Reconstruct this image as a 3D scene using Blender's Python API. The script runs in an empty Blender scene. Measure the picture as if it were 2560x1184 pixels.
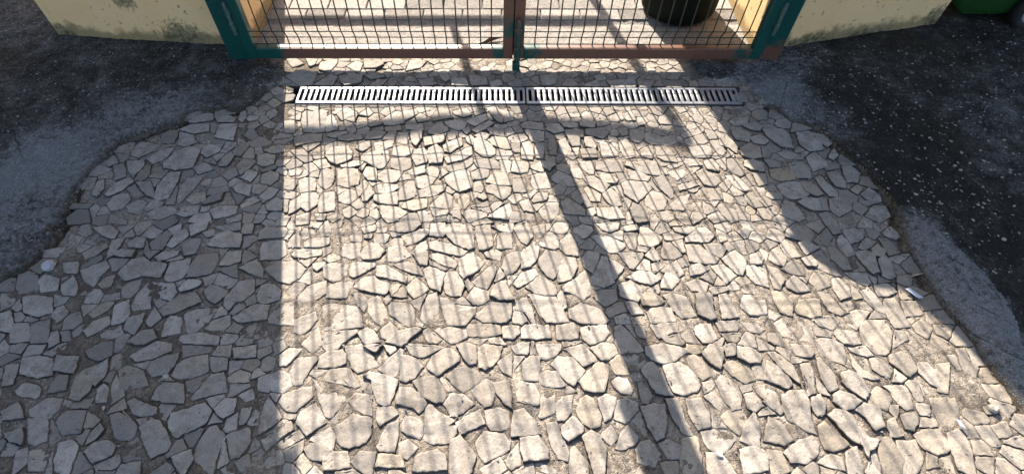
import bpy, bmesh, math, random
import numpy as np
from mathutils import Vector, Matrix

# ------------------------------------------------------------------ camera
S = bpy.context.scene
col = S.collection
FPX, TH, ROLL, YAW = 1319.63, .6545, .0032, -.0081
CAMP = np.array([-.0482, -2.1221, 1.4509]); SX = -50.6
FW = np.array([math.sin(TH)*math.sin(YAW), math.sin(TH)*math.cos(YAW), -math.cos(TH)])
RT = np.array([math.cos(YAW), -math.sin(YAW), 0.0]); DN = np.cross(FW, RT)
RT, DN = math.cos(ROLL)*RT+math.sin(ROLL)*DN, -math.sin(ROLL)*RT+math.cos(ROLL)*DN
cd = bpy.data.cameras.new('camera'); cam = bpy.data.objects.new('camera', cd); col.objects.link(cam)
cam.matrix_world = Matrix(((RT[0], -DN[0], -FW[0], CAMP[0]), (RT[1], -DN[1], -FW[1], CAMP[1]), (RT[2], -DN[2], -FW[2], CAMP[2]), (0, 0, 0, 1)))
cd.sensor_fit = 'HORIZONTAL'; cd.sensor_width = 36; cd.lens = FPX*36/2560
cd.shift_x = 50.6/2560; cd.clip_start = .02; cd.clip_end = 500
S.camera = cam

# ------------------------------------------------------------------ light
SUNX, SUNY, SUNZ = -.237, 1.0, 1/1.56
W = bpy.data.worlds.new('World'); S.world = W; W.use_nodes = True
wn = W.node_tree; sky = wn.nodes.new('ShaderNodeTexSky'); sky.sky_type = 'NISHITA'; sky.sun_disc = False
sky.sun_elevation = math.atan2(SUNZ, math.hypot(SUNX, SUNY)); sky.sun_rotation = math.atan2(SUNX, SUNY)
sky.altitude = 0; sky.air_density = 1; sky.dust_density = 2; sky.ozone_density = .8
bg = wn.nodes['Background']; bg.inputs['Strength'].default_value = .076
wn.links.new(sky.outputs[0], bg.inputs['Color'])
sl = bpy.data.lights.new('sun', 'SUN'); sl.energy = 5.0; sl.angle = math.radians(.5); sl.color = (1, .89, .765)
sun = bpy.data.objects.new('sun', sl); col.objects.link(sun)
sun.rotation_euler = Vector((SUNX, SUNY, SUNZ)).to_track_quat('Z', 'Y').to_euler(); sun.location = (-2, 6, 5)
S.view_settings.view_transform = 'Standard'; S.view_settings.look = 'None'
S.view_settings.exposure = 1.74; S.view_settings.gamma = 1
S.cycles.max_bounces = 5

# ------------------------------------------------------------------ helpers
def gz(px, py, z=0.0):
    d = FW+RT*(px-1280-SX)/FPX+DN*(py-592)/FPX
    t = (z-CAMP[2])/d[2]; p = CAMP+t*d
    return (p[0], p[1])

def tag(o, label=None, cat=None, group=None, kind=None):
    if label: o['label'] = label
    if cat: o['category'] = cat
    if group: o['group'] = group
    if kind: o['kind'] = kind
    return o

def empty(name, loc, rz=0):
    o = bpy.data.objects.new(name, None); col.objects.link(o); o.location = loc; o.rotation_euler = (0, 0, rz)
    o.empty_display_size = .1
    return o

def link(name, me, mats, parent=None, smooth=False):
    o = bpy.data.objects.new(name, me); col.objects.link(o)
    for m in (mats if isinstance(mats, (list, tuple)) else [mats]): me.materials.append(m)
    if smooth: me.shade_smooth()
    if parent is not None: o.parent = parent
    return o

def mesh_np(name, V, F):
    me = bpy.data.meshes.new(name); me.from_pydata([tuple(v) for v in V], [], [tuple(f) for f in F]); me.update()
    return me

def grid_mesh(name, X, Y, Z, keep):
    ny, nx = X.shape
    me = bpy.data.meshes.new(name)
    idx = np.arange(nx*ny).reshape(ny, nx)
    q = np.stack([idx[:-1, :-1], idx[:-1, 1:], idx[1:, 1:], idx[1:, :-1]], -1).reshape(-1, 4)[keep.reshape(-1)]
    used = np.unique(q); remap = np.full(nx*ny, -1, np.int64); remap[used] = np.arange(len(used)); q = remap[q]
    co = np.stack([X, Y, Z], -1).reshape(-1, 3)[used]
    me.vertices.add(len(co)); me.vertices.foreach_set('co', co.astype(np.float32).ravel())
    me.loops.add(q.size); me.loops.foreach_set('vertex_index', q.astype(np.int32).ravel())
    me.polygons.add(len(q)); me.polygons.foreach_set('loop_start', np.arange(0, q.size, 4, dtype=np.int32))
    me.update(calc_edges=True)
    me.shade_smooth()
    return me, used

def vattr(me, name, vals):
    a = me.attributes.new(name, 'FLOAT', 'POINT'); a.data.foreach_set('value', np.asarray(vals, np.float32).ravel())

class MB:
    def __init__(s): s.v = []; s.f = []
    def add(s, V, F):
        n = len(s.v); s.v += [tuple(v) for v in V]; s.f += [tuple(i+n for i in f) for f in F]
    def box(s, x0, x1, y0, y1, z0, z1, b=.0, seg=0, axis=0):
        # bevelled box; seg>0 subdivides along axis
        bm = bmesh.new(); bmesh.ops.create_cube(bm, size=1)
        for v in bm.verts:
            v.co = ((x0+x1)/2+v.co.x*(x1-x0), (y0+y1)/2+v.co.y*(y1-y0), (z0+z1)/2+v.co.z*(z1-z0))
        if seg:
            lo, hi = [(x0, x1), (y0, y1), (z0, z1)][axis]; n = [0, 0, 0]; n[axis] = 1
            for k in range(1, seg):
                p = [(x0+x1)/2, (y0+y1)/2, (z0+z1)/2]; p[axis] = lo+(hi-lo)*k/seg
                bmesh.ops.bisect_plane(bm, geom=bm.verts[:]+bm.edges[:]+bm.faces[:], plane_co=p, plane_no=n)
        if b:
            es = [e for e in bm.edges if len(e.link_faces) == 2 and e.calc_face_angle() > .5]
            bmesh.ops.bevel(bm, geom=es, offset=b, segments=2, affect='EDGES', profile=.5)
        s.bm(bm)
    def bm(s, bm):
        bm.verts.index_update(); s.add([v.co[:] for v in bm.verts], [[v.index for v in f.verts] for f in bm.faces]); bm.free()
    def tube(s, pts, r, n=6):
        pts = [Vector(p) for p in pts]; rings = []
        V = []; F = []
        for i, p in enumerate(pts):
            d = (pts[min(i+1, len(pts)-1)]-pts[max(i-1, 0)]).normalized()
            a = d.cross(Vector((0, 1, 0)) if abs(d.y) < .9 else Vector((1, 0, 0))).normalized(); b = d.cross(a)
            rr = r if not isinstance(r, (list, tuple)) else r[i]
            for k in range(n):
                t = 2*math.pi*k/n; V.append(p+a*math.cos(t)*rr+b*math.sin(t)*rr)
        for i in range(len(pts)-1):
            for k in range(n):
                F.append((i*n+k, i*n+(k+1) % n, (i+1)*n+(k+1) % n, (i+1)*n+k))
        F.append(tuple(range(n))[::-1]); F.append(tuple((len(pts)-1)*n+k for k in range(n)))
        s.add(V, F)
    def build(s, name, mat, parent=None, smooth=False):
        me = mesh_np(name, s.v, s.f)
        return link(name, me, mat, parent, smooth)

def hsh(ix, iy, s):
    h = (ix.astype(np.int64)*374761393+iy.astype(np.int64)*668265263+s*982451653) & 0xffffffff
    h = ((h ^ (h >> 13))*1274126177) & 0xffffffff
    return ((h ^ (h >> 16)) & 0xffff)/65535.0
def vn(x, y, s=0):
    ix = np.floor(x); iy = np.floor(y); fx = x-ix; fy = y-iy
    fx = fx*fx*(3-2*fx); fy = fy*fy*(3-2*fy); ix = ix.astype(np.int64); iy = iy.astype(np.int64)
    a = hsh(ix, iy, s); b = hsh(ix+1, iy, s); c = hsh(ix, iy+1, s); d = hsh(ix+1, iy+1, s)
    return (a*(1-fx)+b*fx)*(1-fy)+(c*(1-fx)+d*fx)*fy
def fbm(x, y, s=0, o=4):
    t = 0; w = 1; q = 0
    for k in range(o):
        t = t+w*vn(x*2**k+17.3*k, y*2**k-9.1*k, s+k); q += w; w *= .55
    return t/q
def inpoly(x, y, P):
    r = np.zeros(np.shape(x), bool); n = len(P)
    for i in range(n):
        x1, y1 = P[i]; x2, y2 = P[(i+1) % n]
        if y1 == y2: continue
        c = ((y1 > y) != (y2 > y)) & (x < (x2-x1)*(y-y1)/(y2-y1)+x1); r ^= c
    return r
def pdist(x, y, P, closed=True):
    d = np.full(np.shape(x), 1e9); n = len(P)
    for i in range(n if closed else n-1):
        x1, y1 = P[i]; x2, y2 = P[(i+1) % n]; ex, ey = x2-x1, y2-y1; L = ex*ex+ey*ey+1e-12
        t = np.clip(((x-x1)*ex+(y-y1)*ey)/L, 0, 1)
        d = np.minimum(d, np.hypot(x-x1-t*ex, y-y1-t*ey))
    return d

# ------------------------------------------------------------------ materials
class N:
    def __init__(s, name):
        s.m = bpy.data.materials.new(name); s.m.use_nodes = True; s.t = s.m.node_tree; s.b = s.t.nodes['Principled BSDF']
        s.co = s.t.nodes.new('ShaderNodeTexCoord').outputs['Object']
    def L(s, a, b): s.t.links.new(a, b)
    def setin(s, sock, v):
        if hasattr(v, 'links') or isinstance(v, bpy.types.NodeSocket): s.L(v, sock)
        else: sock.default_value = v
    def noise(s, sc, det=4, rough=.6, dist=0, co=None):
        n = s.t.nodes.new('ShaderNodeTexNoise'); n.inputs['Scale'].default_value = sc; n.inputs['Detail'].default_value = det
        n.inputs['Roughness'].default_value = rough; n.inputs['Distortion'].default_value = dist; s.L(co or s.co, n.inputs['Vector']); return n.outputs[0]
    def vor(s, sc, feat='F1', out='Distance', rnd=1):
        n = s.t.nodes.new('ShaderNodeTexVoronoi'); n.feature = feat; n.inputs['Scale'].default_value = sc; n.inputs['Randomness'].default_value = rnd
        s.L(s.co, n.inputs['Vector']); return n.outputs[out]
    def ramp(s, v, stops):
        n = s.t.nodes.new('ShaderNodeValToRGB'); s.L(v, n.inputs[0]); e = n.color_ramp.elements
        while len(e) < len(stops): e.new(.5)
        for i, (p, c) in enumerate(stops):
            e[i].position = p; e[i].color = (c[0], c[1], c[2], 1) if isinstance(c, (tuple, list)) else (c, c, c, 1)
        return n.outputs[0]
    def mix(s, f, a, b, mode='MIX'):
        n = s.t.nodes.new('ShaderNodeMix'); n.data_type = 'RGBA'; n.blend_type = mode
        s.setin(n.inputs[0], f)
        for k, v in ((6, a), (7, b)):
            if isinstance(v, (tuple, list)): n.inputs[k].default_value = (v[0], v[1], v[2], 1)
            else: s.L(v, n.inputs[k])
        return n.outputs[2]
    def math(s, op, a, b=0.0, clamp=False):
        n = s.t.nodes.new('ShaderNodeMath'); n.operation = op; n.use_clamp = clamp
        s.setin(n.inputs[0], a); s.setin(n.inputs[1], b); return n.outputs[0]
    def attr(s, name):
        n = s.t.nodes.new('ShaderNodeAttribute'); n.attribute_name = name; return n.outputs['Fac']
    def bump(s, h, st=.3, d=.01, prev=None):
        n = s.t.nodes.new('ShaderNodeBump'); n.inputs['Strength'].default_value = st; n.inputs['Distance'].default_value = d
        s.L(h, n.inputs['Height'])
        if prev is not None: s.L(prev, n.inputs['Normal'])
        return n.outputs[0]
    def out(s, c=None, r=None, n=None, metal=None, spec=None):
        if c is not None: s.setin(s.b.inputs['Base Color'], c if not isinstance(c, tuple) else (*c, 1))
        if r is not None: s.setin(s.b.inputs['Roughness'], r)
        if n is not None: s.L(n, s.b.inputs['Normal'])
        if metal is not None: s.setin(s.b.inputs['Metallic'], metal)
        if spec is not None: s.b.inputs['Specular IOR Level'].default_value = spec
        return s.m

def m_stone():
    k = N('limestone cobbles'); t = k.attr('tone'); w = k.attr('warm')
    c = k.ramp(t, [(0, (.185, .168, .148)), (.5, (.315, .285, .247)), (1, (.41, .372, .325))])
    c = k.mix(w, c, (.36, .29, .19))
    blot = k.ramp(k.noise(24, 6, .75, .8), [(.47, 0), (.62, 1)])
    c = k.mix(k.math('MULTIPLY', blot, .6), c, (.15, .138, .125))
    dirt = k.ramp(k.noise(6, 4, .6), [(.5, 0), (.75, 1)])
    c = k.mix(k.math('MULTIPLY', dirt, .45), c, (.235, .19, .14))
    smear = k.math('MULTIPLY', k.ramp(k.noise(4.2, 3), [(.46, 0), (.60, .9)]), k.ramp(k.noise(34, 6, .75), [(.42, 0), (.58, 1)])); c = k.mix(smear, c, k.mix(k.noise(90, 4), (.14, .118, .095), (.32, .28, .225)))
    fine = k.ramp(k.noise(220, 3, .6), [(.3, .78), (.7, 1.12)]); c = k.mix(1.0, c, fine, 'MULTIPLY')
    pit = k.ramp(k.noise(75, 2, .5), [(.68, 0), (.74, 1)]); c = k.mix(k.math('MULTIPLY', pit, .65), c, (.05, .045, .04))
    c = k.mix(k.math('MULTIPLY', k.attr('crev'), .85), c, (.055, .042, .032))
    h = k.math('ADD', k.noise(60, 5, .65), k.math('MULTIPLY', k.noise(320, 3), .25))
    h = k.math('SUBTRACT', h, k.math('MULTIPLY', pit, .4))
    return k.out(c, .78, k.bump(h, .55, .004), spec=.3)
def m_mortar():
    k = N('sandy mortar'); w = k.attr('mossy'); cv = k.attr('crev')
    c = k.ramp(k.noise(9, 5, .6), [(.33, (.155, .132, .108)), (.48, (.265, .228, .185)), (.64, (.37, .325, .265))])
    g = k.ramp(k.vor(260, out='Color'), [(.1, .55), (.9, 1.35)]); c = k.mix(1.0, c, g, 'MULTIPLY')
    bl = k.ramp(k.noise(75, 5, .75), [(.51, 0), (.60, 1)]); c = k.mix(k.math('MULTIPLY', bl, .6), c, (.09, .076, .064))
    wh = k.ramp(k.vor(150), [(.0, 1), (.14, 1), (.2, 0)]); wh = k.math('MULTIPLY', wh, k.ramp(k.noise(40, 2), [(.5, 0), (.6, .8)]))
    c = k.mix(wh, c, (.5, .47, .42))
    cv2 = k.math('MULTIPLY', cv, k.ramp(k.noise(28, 4, .7), [(.30, .35), (.6, 1)])); c = k.mix(cv2, c, (.065, .050, .038))
    c = k.mix(w, c, k.mix(k.ramp(k.noise(50, 3), [(.45, 0), (.6, 1)]), (.045, .033, .022), (.11, .082, .055)))
    h = k.math('ADD', k.noise(110, 6, .75), k.math('MULTIPLY', k.vor(300), .5))
    return k.out(c, .92, k.bump(h, .7, .005), spec=.2)
def m_concrete():
    k = N('weathered concrete'); t = k.attr('tone'); mo = k.attr('mossy')
    n1 = k.math('MULTIPLY', k.math('SUBTRACT', k.noise(14, 7, .75, .4), .5), 1.25); n2 = k.math('MULTIPLY', k.math('SUBTRACT', k.noise(85, 4, .7), .5), .9)
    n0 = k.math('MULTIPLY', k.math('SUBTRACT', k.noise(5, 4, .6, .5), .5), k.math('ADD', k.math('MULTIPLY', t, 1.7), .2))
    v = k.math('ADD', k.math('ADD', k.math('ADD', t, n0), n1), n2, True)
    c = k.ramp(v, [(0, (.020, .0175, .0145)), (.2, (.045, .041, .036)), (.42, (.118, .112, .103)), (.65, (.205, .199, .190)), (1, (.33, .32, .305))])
    cr = k.ramp(k.math('ADD', k.noise(42, 8, .82, .4), k.math('MULTIPLY', k.math('SUBTRACT', t, .36), .62)), [(.52, 0), (.56, .9)])
    c = k.mix(cr, c, k.mix(k.noise(30), (.155, .153, .155), (.32, .318, .318)))
    ck = k.vor(3.2, 'DISTANCE_TO_EDGE'); c = k.mix(k.math('MULTIPLY', k.ramp(k.math('ADD', ck, k.math('MULTIPLY', k.noise(25, 4), .02)), [(.010, 1), (.018, 0)]), k.ramp(k.noise(2.5), [(.5, 0), (.6, .9)])), c, (.02, .018, .016))
    c = k.mix(mo, c, (.05, .040, .022))
    sp = k.math('MULTIPLY', k.ramp(k.vor(62), [(.10, 1), (.17, 0)]), k.ramp(k.noise(13, 4), [(.47, 0), (.57, .6)]))
    c = k.mix(sp, c, (.30, .31, .31))
    g = k.ramp(k.vor(330, out='Color'), [(.1, .6), (.9, 1.35)]); c = k.mix(1.0, c, g, 'MULTIPLY')
    h = k.math('ADD', k.noise(70, 6, .75), k.math('MULTIPLY', k.vor(230), .8))
    return k.out(c, .85, k.bump(h, .8, .008), spec=.25)
def m_paver():
    k = N('grey pavers'); t = k.attr('tone')
    c = k.ramp(k.math('ADD', k.math('MULTIPLY', k.noise(30, 5, .7), .6), k.math('MULTIPLY', t, .4)), [(.25, (.15, .138, .125)), (.55, (.27, .25, .225)), (.75, (.35, .325, .295))])
    g = k.ramp(k.vor(300, out='Color'), [(.1, .55), (.9, 1.5)]); c = k.mix(1.0, c, g, 'MULTIPLY')
    return k.out(c, .85, k.bump(k.math('ADD', k.noise(160, 4, .7), k.vor(300)), .7, .004), spec=.3)
def m_wall():
    k = N('cream render'); 
    c = k.ramp(k.noise(5, 5, .6), [(.3, (.93, .595, .29)), (.7, (.97, .665, .355))])
    geo = k.t.nodes.new('ShaderNodeNewGeometry').outputs['Position']; sep = k.t.nodes.new('ShaderNodeSeparateXYZ'); k.L(geo, sep.inputs[0])
    z = sep.outputs[2]
    n = k.noise(9, 6, .7)
    def spot(c0, ax):
        v = k.t.nodes.new('ShaderNodeVectorMath'); v.operation = 'SUBTRACT'; k.L(geo, v.inputs[0]); v.inputs[1].default_value = c0
        w = k.t.nodes.new('ShaderNodeVectorMath'); w.operation = 'DIVIDE'; k.L(v.outputs[0], w.inputs[0]); w.inputs[1].default_value = ax
        l = k.t.nodes.new('ShaderNodeVectorMath'); l.operation = 'LENGTH'; k.L(w.outputs[0], l.inputs[0])
        return k.math('SUBTRACT', 1.0, l.outputs['Value'], True)
    st_ = None
    for c0, ax in (((-1.52, .13, .03), (.26, .5, .20)), ((-1.72, .15, .24), (.12, .5, .14)), ((-2.10, .19, .03), (.12, .5, .09)), ((1.45, .14, .02), (.30, .5, .10)), ((2.08, .3, .06), (.10, .5, .14)), ((1.75, .2, .02), (.3, .5, .07))):
        q = spot(c0, ax); st_ = q if st_ is None else k.math('MAXIMUM', st_, q)
    zz = k.math('SUBTRACT', k.math('MULTIPLY', n, .20), .032)
    low = k.ramp(k.math('ADD', k.math('MULTIPLY', k.math('SUBTRACT', zz, z), 18), .35, True), [(0, 0), (.6, 1)])
    moss = k.mix(k.noise(40, 4), (.05, .045, .02), (.20, .17, .09)); c = k.mix(k.math('MULTIPLY', low, .7), c, moss)
    chip = k.math('MULTIPLY', k.ramp(k.noise(38, 4, .6, .4), [(.64, 0), (.67, 1)]), k.ramp(k.noise(5.5, 2), [(.40, 0), (.5, 1)]))
    c = k.mix(k.math('MULTIPLY', chip, .8), c, k.mix(k.noise(60), (.10, .07, .045), (.30, .22, .15)))
    pat = k.ramp(k.noise(11, 5, .75, .8), [(.60, 0), (.68, 1)]); zone = k.math('SUBTRACT', 1.0, k.math('MULTIPLY', z, 2.4), True)
    pat = k.math('MULTIPLY', pat, zone); c = k.mix(k.math('MULTIPLY', pat, .4), c, (.36, .30, .17))
    sp = k.ramp(k.math('ADD', k.math('MULTIPLY', st_, .55), k.math('SUBTRACT', k.noise(38, 7, .8, .8), .5)), [(.26, 0), (.36, .8)])
    c = k.mix(sp, c, k.mix(k.ramp(k.noise(48, 4), [(.4, 0), (.6, 1)]), (.05, .042, .022), (.26, .23, .14)))
    h = k.math('SUBTRACT', k.noise(90, 5, .6), k.math('MULTIPLY', chip, 1.4))
    return k.out(c, .85, k.bump(h, .35, .005), spec=.2)
def m_green(rough=.32):
    k = N('green painted steel'); r = k.attr('rust')
    n = k.noise(28, 4, .65); f = k.ramp(k.math('ADD', k.math('MULTIPLY', k.math('SUBTRACT', n, .5), .9), r), [(.38, 0), (.60, 1)])
    g = k.mix(k.noise(60, 4), (.004, .052, .045), (.010, .085, .072))
    ru = k.mix(k.noise(45, 4, .7), (.10, .045, .030), (.185, .085, .058))
    c = k.mix(f, g, ru); ch = k.ramp(k.noise(130, 3), [(.70, 0), (.74, 1)]); c = k.mix(k.math('MULTIPLY', ch, .5), c, (.25, .3, .28))
    ro = k.math('ADD', rough, k.math('MULTIPLY', f, .12))
    return k.out(c, ro, k.bump(k.noise(150, 3), .15, .002), spec=.5)
def m_plain(name, c, r=.5, metal=0.0, var=.25, bump=.1, sc=60, spec=.5):
    k = N(name); v = k.ramp(k.noise(sc, 4, .65), [(.3, 1-var), (.7, 1+var)])
    return k.out(k.mix(1.0, c, v, 'MULTIPLY'), r, k.bump(k.noise(sc*3, 3), bump, .002), metal, spec)
def m_steel():
    k = N('galvanised steel')
    c = k.ramp(k.noise(70, 4, .6), [(.3, (.20, .215, .245)), (.7, (.32, .335, .36))])
    d = k.ramp(k.noise(38, 5, .7), [(.55, 0), (.7, 1)]); c = k.mix(k.math('MULTIPLY', d, .5), c, (.12, .11, .10))
    return k.out(c, .38, k.bump(k.noise(200, 3), .12, .002), .35)

M_st, M_mo, M_co, M_pv, M_wa, M_gr = m_stone(), m_mortar(), m_concrete(), m_paver(), m_wall(), m_green()
M_zn = m_steel()
M_wire = m_plain('dark green wire', (.006, .03, .026), .4)
M_bin = m_plain('dark green plastic', (.003, .006, .003), .75, sc=25, spec=.2)
M_whl = m_plain('green bin plastic', (.035, .13, .035), .5, sc=12)
M_rub = m_plain('black rubber', (.010, .010, .011), .7)
M_hub = m_plain('grey hub plastic', (.35, .35, .38), .5)
M_chan = m_plain('dark channel', (.025, .022, .022), .8)
M_cream = m_plain('cream stone', (.38, .34, .29), .7, sc=40, var=.2)
M_wht = m_plain('white stone', (.42, .42, .43), .7, sc=40, var=.12)
M_pap = m_plain('white paper', (.50, .52, .58), .6, sc=30, var=.06)
M_petal = m_plain('pale petals', (.34, .31, .24), .7, sc=8, var=.3)
M_grit = m_plain('pale grit', (.25, .24, .225), .8, sc=5, var=.45)
M_leaf = m_plain('dry leaf', (.11, .055, .03), .7)
M_twig = m_plain('pale twig', (.40, .33, .23), .7)
M_asph = m_plain('asphalt', (.05, .05, .05), .9)
M_earth = m_plain('dark soil', (.06, .045, .03), .95)

# ------------------------------------------------------------------ setting outlines (photograph pixel -> ground metres)
LB = [(706, 152), (706, 200), (690, 216), (655, 244), (630, 262), (600, 270), (581, 280), (560, 272), (527, 279), (492, 280), (472, 285), (463, 304), (422, 318), (372, 333), (330, 352), (304, 361), (286, 380), (270, 395), (252, 412), (236, 426), (218, 448), (203, 466), (190, 482), (182, 500), (172, 520), (166, 534), (150, 560), (145, 574), (128, 600), (115, 625), (101, 649), (66, 675), (30, 690), (0, 711), (-90, 750), (-300, 900)]
RB = [(1700, 152), (1722, 172), (1745, 200), (1840, 206), (1856, 210), (1866, 223), (1880, 238), (1903, 256), (1936, 275), (1952, 290), (1969, 307), (2020, 321), (2045, 332), (2070, 348), (2094, 375), (2124, 399), (2151, 422), (2182, 456), (2212, 483), (2236, 520), (2248, 547), (2243, 561), (2253, 588), (2264, 620), (2286, 665), (2312, 700), (2337, 751), (2383, 802), (2433, 863), (2474, 928), (2520, 990), (2560, 1040), (2640, 1130), (2760, 1250)]
PAV = [gz(*p) for p in LB]+[(-2.6, -2.7), (2.4, -2.7)]+[gz(*p) for p in RB[::-1]]+[(.80, .075), (-1.0, .075)]
LOBE = [gz(*p) for p in [(2248, 548), (2268, 545), (2300, 562), (2352, 595), (2400, 640), (2447, 690), (2490, 750), (2525, 820), (2545, 900), (2560, 990), (2640, 1120), (2560, 1040), (2474, 928), (2433, 863), (2337, 751), (2286, 665), (2253, 588)]]

# drain opening
DX0, DX1, DY0, DY1 = -.940, 1.022, -.294, -.176
# ------------------------------------------------------------------ ground
h = .0052
xs = np.arange(-3.3, 3.3, h); ys = np.arange(-2.3, .75, h)
X, Y = np.meshgrid(xs, ys)
Xw = X+.030*(fbm(X*9, Y*9, 5)-.5)+.004*(fbm(X*45, Y*45, 6, 3)-.5); Yw = Y+.030*(fbm(X*9, Y*9, 7)-.5)+.004*(fbm(X*45, Y*45, 8, 3)-.5)
ins = inpoly(Xw, Yw, PAV)
bd = pdist(Xw, Yw, PAV)
sd = np.where(ins, -bd, bd)
zm = .0012+(fbm(X*9, Y*9, 1, 4)-.5)*.012+(fbm(X*60, Y*60, 2, 3)-.5)*.005+(fbm(X*160, Y*160, 4, 2)-.5)*.003
zc = .017+(fbm(X*5, Y*5, 11, 4)-.5)*.016+(fbm(X*45, Y*45, 12, 4)-.5)*.008+(fbm(X*120, Y*120, 14, 2)-.5)*.004+np.clip(sd, 0, .05)*.12
lob = inpoly(X+.03*(fbm(X*14, Y*14, 63)-.5), Y+.03*(fbm(X*14, Y*14, 67)-.5), LOBE); ld = np.where(lob, pdist(X, Y, LOBE), 0); zc = zc+np.clip(ld, 0, .05)*.35
lip = np.clip((sd+.008)/.020, 0, 1); lip = lip*lip*(3-2*lip)
# a worn gap full of dirt runs along both kerb lines
gap = np.exp(-((sd+.014)/.012)**2)*(.5+fbm(X*12, Y*12, 31, 3))
edge_on = (Y < -.30)
Z = zm*(1-lip)+zc*lip-gap*.012*edge_on
zc0 = zc
# sink by the drain so grates sit clear
dn = (X > DX0-.004) & (X < DX1+.004) & (Y > DY0-.004) & (Y < DY1+.004)
near = np.clip((np.maximum(np.maximum(DX0-X, X-DX1), np.maximum(DY0-Y, Y-DY1)))/.03, 0, 1)
Z = Z*near+(1-near)*(-.004)
cx = (X[:-1, :-1]+X[1:, 1:])/2; cy = (Y[:-1, :-1]+Y[1:, 1:])/2
hole = ((cx > DX0) & (cx < DX1) & (cy > DY0) & (cy < DY1)) | ((cx > -1.20) & (cx < 1.172) & (cy > .11))
isp = (sd[:-1, :-1] < .0)
me_p, used_p = grid_mesh('cobbled_driveway', X, Y, Z, isp & ~hole)
# mossy dirt: kerb gaps, corners left
mos = np.clip(np.maximum(gap*1.1, np.exp(-np.abs(sd)/.010)*.9)*edge_on, 0, 1)
mos = np.maximum(mos, np.clip((fbm(X*2.2, Y*2.2, 41, 4)-.50)*4, 0, .55)*(X < -.7))
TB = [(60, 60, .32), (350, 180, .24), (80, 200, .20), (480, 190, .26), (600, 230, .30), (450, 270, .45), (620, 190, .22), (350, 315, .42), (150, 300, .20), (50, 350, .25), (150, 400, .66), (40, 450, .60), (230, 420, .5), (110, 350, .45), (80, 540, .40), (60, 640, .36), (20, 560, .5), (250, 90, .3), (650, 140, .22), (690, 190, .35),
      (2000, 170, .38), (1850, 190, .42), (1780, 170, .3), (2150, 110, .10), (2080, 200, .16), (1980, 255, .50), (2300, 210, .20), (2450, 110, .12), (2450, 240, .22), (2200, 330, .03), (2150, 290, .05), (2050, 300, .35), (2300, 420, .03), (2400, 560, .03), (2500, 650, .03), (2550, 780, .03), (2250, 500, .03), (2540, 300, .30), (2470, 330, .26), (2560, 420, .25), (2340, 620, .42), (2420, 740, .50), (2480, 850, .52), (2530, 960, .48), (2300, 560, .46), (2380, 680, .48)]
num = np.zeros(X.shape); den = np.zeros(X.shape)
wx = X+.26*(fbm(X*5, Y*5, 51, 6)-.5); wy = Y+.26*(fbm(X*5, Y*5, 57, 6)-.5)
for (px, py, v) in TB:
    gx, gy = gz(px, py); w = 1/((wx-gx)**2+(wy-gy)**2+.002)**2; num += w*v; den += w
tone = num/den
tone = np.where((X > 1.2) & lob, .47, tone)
cmos = np.exp(-np.clip(sd, 0, None)/.007)*edge_on*np.clip((sd > 0)*1.0, 0, 1)*.9+np.clip((fbm(X*3, Y*3, 61, 4)-.55)*4, 0, .5)*(tone < .3)*(Y > -.6)*.7
zst = np.where(isp, 0, 1).astype(bool)
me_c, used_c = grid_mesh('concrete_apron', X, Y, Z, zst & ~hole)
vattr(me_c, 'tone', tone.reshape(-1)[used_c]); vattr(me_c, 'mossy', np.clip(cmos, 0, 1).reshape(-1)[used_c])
# yellow-green algae in front of the drop bolt
alg = np.exp(-(((X-.03)/.16)**2+((Y+.03)/.045)**2)*1.0)*.0
vattr(me_p, 'mossy', np.clip(mos+alg, 0, 1).reshape(-1)[used_p])
vattr(me_p, 'tone', np.zeros(len(used_p))); vattr(me_p, 'warm', np.zeros(len(used_p)))
tag(link('concrete_apron', me_c, M_co), kind='structure')
mort_n = len(used_p)

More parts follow.
